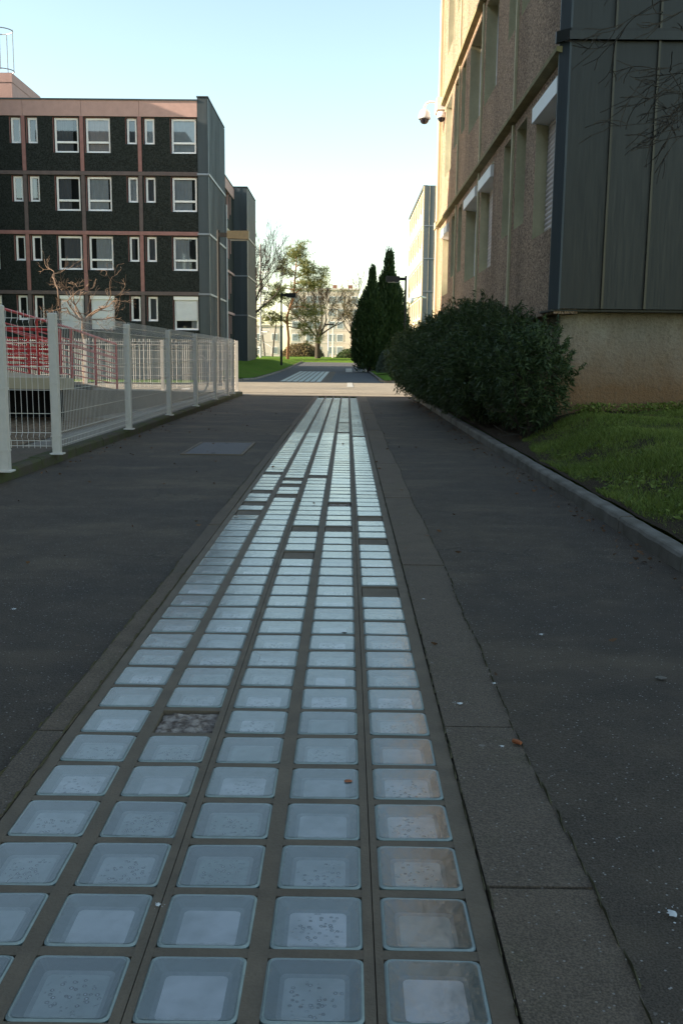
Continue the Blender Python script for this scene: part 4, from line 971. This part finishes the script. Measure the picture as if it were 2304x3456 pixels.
# ------------------------------------------------------------------ bare trees
def bare(x, y, z, label, trunk, stems, mat, leaf=None, seed=3, name='bare_tree', minr=.006, tips_n=0):
    e = tag(empty(name, (x, y, z)), label, 'tree'); rr = random.Random(seed)
    m = MB(); m.tube(trunk[0], trunk[1], 10, cap=False); m.build('trunk', mat, e, True); b = MB(); tips = []
    for s in stems: branches(b, **s, tips=tips, rr=rr, minr=minr)
    b.build('branches', mat, e)
    if leaf:
        T = np.array(tips); T = T[rng.integers(0, len(T), tips_n)]+rng.normal(0, .12, (tips_n, 3)); V, F = leaves(T, sphere(tips_n), .15, .4, .1, .9); inst('leaves', npmesh('leaves', V, F, leaf), e)['kind'] = 'stuff'
    return e
# tree beside the left block
bare(-7.95, 76, .6, 'tall fine twigged bare tree right beside the second left metal tower', ([(0,0,-.2),(-.05,0,1.5),(.25,0,3.2)], [.22,.18,.15]),
     [dict(p=(.25,0,3.1), d=(.10+.16*k, .2*(k % 2)-.1, 1), length=2.2, rad=.10, depth=6, spread=.38, up=.10, shrink=.76, kids=(2,3), wob=.14) for k in range(-2, 4)]+[dict(p=(0,0,1.6), d=(-.3,0,1), length=1.8, rad=.07, depth=4, spread=.4, up=.12, shrink=.76, wob=.12)], 'bark_dark', None, 3, minr=.009)
# vase shaped tree in the middle
bare(-3.05, 100, .65, 'vase shaped bare tree standing in the middle of the far lawn', ([(0,0,-.2),(-.02,0,1.1),(0,0,2.2)], [.34,.27,.28]),
     [dict(p=(.0,0,2.0), d=(math.sin(a)*.75, .5*math.cos(a), 1), length=2.2, rad=.11, depth=6, spread=.38, up=.14, shrink=.74, kids=(2,3), wob=.12) for a in np.linspace(0, 2*math.pi, 8)[:-1]], 'bark_dark', 'brown_leaf', 8, minr=.012, tips_n=900)
# sparse brownish tree right of it
bare(.55, 112, .7, 'brownish sparse leaved tree between the vase shaped tree and the conifers', ([(0,0,-.2),(.05,0,1.4),(.0,0,2.4)], [.16,.13,.12]),
     [dict(p=(0,0,2.2), d=(.5*math.sin(a)-.1, .4*math.cos(a), 1), length=2.0, rad=.07, depth=4, spread=.5, up=.08, shrink=.76, kids=(2,3), wob=.15) for a in np.linspace(0, 6.28, 6)[:-1]], 'bark_dark', 'brown_leaf', 9, minr=.012, tips_n=3200)
bare(-12.2, 104, .6, 'thin bare tree with pale twigs just left of the pine', ([(0,0,-.2),(.1,0,2),(.0,0,3.4)], [.16,.13,.11]),
     [dict(p=(0,0,3.2), d=(.5*math.sin(a), .4*math.cos(a), 1.2), length=2.2, rad=.06, depth=6, spread=.4, up=.12, shrink=.74, kids=(2,3), wob=.14) for a in np.linspace(0, 6.28, 6)[:-1]], 'bark_light', None, 19, minr=.012)
for i, (x, y) in enumerate(((-9.3, 120), (-10.6, 125))):
    bare(x, y, .6, ('slim dark sapling trunk left of the pine trunk', 'slimmer leaning sapling, further left of the pine trunk')[i], ([(0,0,-.2),(.2*(1-2*i),0,2),(.5*(1-2*i),0,4.2)], [.11,.09,.07]), [dict(p=(.5*(1-2*i),0,4.1), d=(.1,0,1), length=1.6, rad=.05, depth=3, spread=.5, up=.1)], 'bark_dark', None, 30+i, minr=.01)
# pollarded small tree lit by the sun, in front of the left block
bare(-8.15, 30, -.02, 'small pruned bare tree with sunlit twisted branches in front of the left block', ([(0,0,-.1),(.05,0,1.2),(.0,0,1.75),(.03,0,2.05)], [.085,.07,.065,.06]),
     [dict(p=(.03,0,1.95), d=dd, length=L_*.95, rad=.030, depth=4, spread=.75, up=.02, shrink=.70, kids=(2,3), wob=.28, seg=4) for dd, L_ in (((-1.1,.1,.45), .85), ((-.7,.2,.9), .95), ((-.15,-.2,1), .75), ((.5,.1,.85), 1.0), ((1.1,.1,.6), .95), ((.9,-.3,.25), .8), ((-.6,-.5,.4), .7))]
     +[dict(p=(-.75,.05,2.4), d=(-.25,0,1), length=1.1, rad=.028, depth=4, spread=.45, up=.1, shrink=.6, wob=.22, seg=4)], 'bark_light', None, 77, name='pruned_tree', minr=.0045)
# overhanging tree at the right, mostly outside the picture
rr = random.Random(21)
e = tag(empty('bare_tree', (2.75, 6.2, .35)), 'bare dark twigs hanging into the top right corner before the metal wall', 'tree')
m = MB(); m.tube([(0,0,-.2),(-.02,.05,1.2),(.05,.1,2.6),(.1,.15,3.6)], [.07,.06,.045,.03], 8, cap=False); m.build('trunk', 'bark_dark', e, True)
b = MB()
for z_, d_, L_ in ((2.55, (-.9,-.3,.42), .55), (2.25, (-1,.1,.25), .40), (1.95, (-1,-.2,.05), .38), (2.75, (-.8,.3,.5), .6), (1.75, (-.9,.2,-.05), .25), (2.45, (-.9,-.1,-.1), .45), (2.7, (-1,0,.1), .5), (2.1, (-.9,.1,.5), .4), (2.8, (-.9,-.2,.25), .6), (2.6, (-.6,-.5,.5), .5)):
    branches(b, (.03, .1, z_), d_, L_, .012, 4, .5, 4, -.02, .76, (2, 3), None, 5, .17, .003, rr)
b.build('branches', 'bark_dark', e)

# ------------------------------------------------------------------ near lawn grass
n = 150000
gx = KX+.12+rng.beta(1., 1.5, n)*2.6; gy = rng.uniform(2.4, 9.8, n)
edge = .3*np.clip((gy-8.0)/1.5, 0, 1)
dens = np.sin(gx*5.1+gy*3.3)*.5+np.sin(gx*11-gy*7)*.3+rng.normal(0, .35, n)
keep = (gx > KX+.125+edge*.25+.012*np.sin(gy*9)+.06*np.clip(gy-8.4, 0, 1)) & (dens > -.55) & (gy < 9.75+.12*np.sin(gx*4))
gx, gy = gx[keep], gy[keep]; n = len(gx)
s = np.clip((gx-KX-.12)/.8, 0, 1); s = s*s*(3-2*s); hz = .085+.30*s*np.interp(gy, [2, 7, 9.5], [.35, .8, 1.])+.03*np.maximum(0, gx-2.3)-.006
H = rng.uniform(.018, .045, n)*(1+.4*np.sin(gx*6+gy*4)); wd_ = rng.uniform(.0015, .003, n); a = rng.uniform(0, 2*np.pi, n); ld = rng.uniform(0, 2*np.pi, n); lean = H*rng.uniform(.2, 1.1, n)
ca, sa = np.cos(a)*wd_, np.sin(a)*wd_; ex, ey = np.cos(ld)*lean, np.sin(ld)*lean
V = np.stack([np.stack([gx-ca, gy-sa, hz], 1), np.stack([gx+ca, gy+sa, hz], 1), np.stack([gx+ca*.7+ex*.35, gy+sa*.7+ey*.35, hz+H*.6], 1), np.stack([gx-ca*.7+ex*.35, gy-sa*.7+ey*.35, hz+H*.6], 1), np.stack([gx+ex, gy+ey, hz+H], 1), np.stack([gx+ex+ca*.1, gy+ey+sa*.1, hz+H], 1)], 1).reshape(-1, 3)
b_ = np.arange(n)[:, None]*6; F = np.concatenate([b_+np.array([[0,1,2,3]]), b_+np.array([[3,2,5,4]])], 1).reshape(-1, 4)
tag(inst('grass', npmesh('grass', V, F, 'grass_blade')), 'short shaded grass on the slope beside the right kerb', 'grass', kind='stuff')
# small weeds with round leaves along the kerb and at the wall foot
Pw = []; Nw = []
for k_ in range(70):
    yy = random.uniform(3.2, 8.2); xx = KX+.2+random.uniform(0, .5); zc = zr(xx, yy)
    for _ in range(16): Pw.append((xx+random.gauss(0, .035), yy+random.gauss(0, .04), zc+random.uniform(.008, .035))); Nw.append((random.gauss(0, 1), random.gauss(0, 1), .7))
for k_ in range(110):
    xx = RX+.15+random.uniform(.1, 1.9); yy = 10.05-random.uniform(0, .25); zc = zr(xx, yy)
    for _ in range(22): Pw.append((xx+random.gauss(0, .06), yy+random.gauss(0, .05), zc+random.uniform(0, .10))); Nw.append((random.gauss(0, 1), random.gauss(0, 1), 1.))
V, F = leaves(np.array(Pw), np.array(Nw), .028, .55, .1, .5)
tag(inst('weeds', npmesh('weeds', V, F, 'grass_blade')), 'low leafy weeds along the kerb and at the foot of the stained wall', 'weeds', kind='stuff')
# dead leaves and grit
Pl = []
for k_ in range(1000):
    t = random.random()
    if t < .45: y = random.uniform(3, 22); Pl.append((KX-abs(random.gauss(0, .10))-.01, y, .006))
    elif t < .75: y = random.uniform(8.6, 11); x = KX+.16+random.uniform(0, 1.3); Pl.append((x, y, zr(x, y)+.006))
    elif t < .9: y = random.uniform(7.5, 20); Pl.append((-2.50+abs(random.gauss(0, .12)), y, .006))
    else: Pl.append((random.uniform(-2.3, 1.4), random.uniform(2.5, 18), .012))
Pl = np.array(Pl); V, F = leaves(Pl, rng.normal(0, 1, (len(Pl), 3))*np.array([1, 1, .12]), .026, .5, -.1, .05)
tag(inst('leaf_litter', npmesh('leaf_litter', V, F, 'dead_leaf')), 'small dead brown leaves scattered along both kerbs', 'leaf litter', kind='stuff')
m = MB()
for k_ in range(2400):
    x, y = random.uniform(-2.4, 1.45), 1.3+abs(random.gauss(0, 4.5)); 
    if XL-.0 < x < XR: continue
    r_ = random.uniform(.0007, .0022); z = .005
    m.add([(x-r_,y-r_*.6,z),(x+r_,y-r_,z),(x+r_*.7,y+r_,z),(x-r_*.6,y+r_*.8,z),(x,y,z+r_)], [(0,1,4),(1,2,4),(2,3,4),(3,0,4)])
tag(m.build('grit', 'kerb_concrete'), 'pale grains of grit lying on the asphalt', 'grit', kind='stuff')
def splat(x, y, r_, label, mat='dropping_white', z=.0085):
    m = MB(); rr = random.Random(int(x*1000)+int(y*977)); n = 14; ring = [(x+r_*rr.uniform(.45, 1.1)*math.cos(6.283*i/n), y+r_*rr.uniform(.45, 1.1)*math.sin(6.283*i/n), z) for i in range(n)]
    m.add([(x, y, z+.002)]+ring, [(0, i+1, (i+1) % n+1) for i in range(n)])
    for _ in range(9):
        a, d, q = rr.uniform(0, 6.28), r_*rr.uniform(1, 2.4), r_*rr.uniform(.06, .2); px_, py_ = x+d*math.cos(a), y+d*math.sin(a); m.add([(px_-q,py_,z),(px_,py_-q,z),(px_+q,py_,z),(px_,py_+q,z)], [(0,1,2,3)])
    o = m.build('bird_dropping', mat); return tag(o, label, 'bird dropping', 'pale splashes on the asphalt')
splat(.57, 1.52, .013, 'larger white splash on the dark asphalt near the right edge of the picture')
splat(.32, 2.52, .010, 'white splash in the middle of the right slab strip, beside the glass blocks')
splat(.39, 2.23, .006, 'small white splash on the right slab strip, just left of the orange scrap')
splat(.44, 2.69, .007, 'white splash on the edge between slab strip and asphalt')
splat(.31, 3.67, .006, 'faint pale splash far up the right slab strip')
splat(-1.23, 3.45, .010, 'lone white fleck on the left hand asphalt')
splat(.95, 2.76, .018, 'dull grey blotch on the asphalt at the right', 'kerb_concrete')
splat(.68, 3.2, .009, 'little pale splash on the asphalt right of the slab strip')
splat(-.318, 1.53, .006, 'tiny white crumbs at the corner of a glass block', z=.006)
m = MB(); m.tube([(0,0,.006),(.0035,.006,.0065),(.008,.013,.006)], [.0036,.0045,.0042], 8); o = m.build('cigarette_end', 'debris_brown', loc=(.437, 2.235, .006)); o.rotation_euler = (0, 0, R(75))
o.scale = (1.5, 1.5, 1.3); tag(o, 'orange brown scrap lying on the joint between right slab strip and asphalt', 'litter')
for (x, y, r_) in ((.012, 2.03, .009), (.0, 3.2, .009), (-.09, 9.6, .02)):
    m = MB(); n = 10; rr = random.Random(int(y*100)); m.add([(0,0,.002)]+[(r_*1.3*rr.uniform(.7,1)*math.cos(6.283*i/n), r_*rr.uniform(.7,1)*math.sin(6.283*i/n), 0) for i in range(n)], [(0, i+1, (i+1) % n+1) for i in range(n)])
    tag(m.build('dead_leaf', 'debris_brown' if y < 3 else 'debris_dark', loc=(x, y, .0055)), {2.03: 'brown stain like flat leaf on a block of the fourth glass column', 3.2: 'dark flat leaf on the fourth glass column further up', 9.6: 'dark flat leaf far up the glass strip'}[y], 'leaf')
# low sunlit scrap on crossing
m = MB(); m.bbox(-.12, .12, -.05, .05, 0, .04, .01); tag(m.build('paper_scrap', 'white_plastic', loc=(-4.6, 27.5, zg(27.5)+.01)), 'white scrap of paper on the sunlit crossing beyond the fence', 'litter')
# white painted marks
m = MB(); m.quad((-.0, 33, zg(33)+.011), (.22, 33, zg(33)+.011), (.22, 42, zg(42)+.014), (.0, 42, zg(42)+.014)); tag(m.build('road_marking', 'line_white'), 'pale painted mark crossing the sunlit road', 'road marking')
m = MB(); m.quad((-.1, 59.5, zg(59.5)+.02), (.3, 59.5, zg(59.5)+.02), (.3, 66, zg(66)+.03), (-.1, 66, zg(66)+.03)); tag(m.build('road_marking', 'line_white'), 'small white painted mark on the shaded far road', 'road marking')
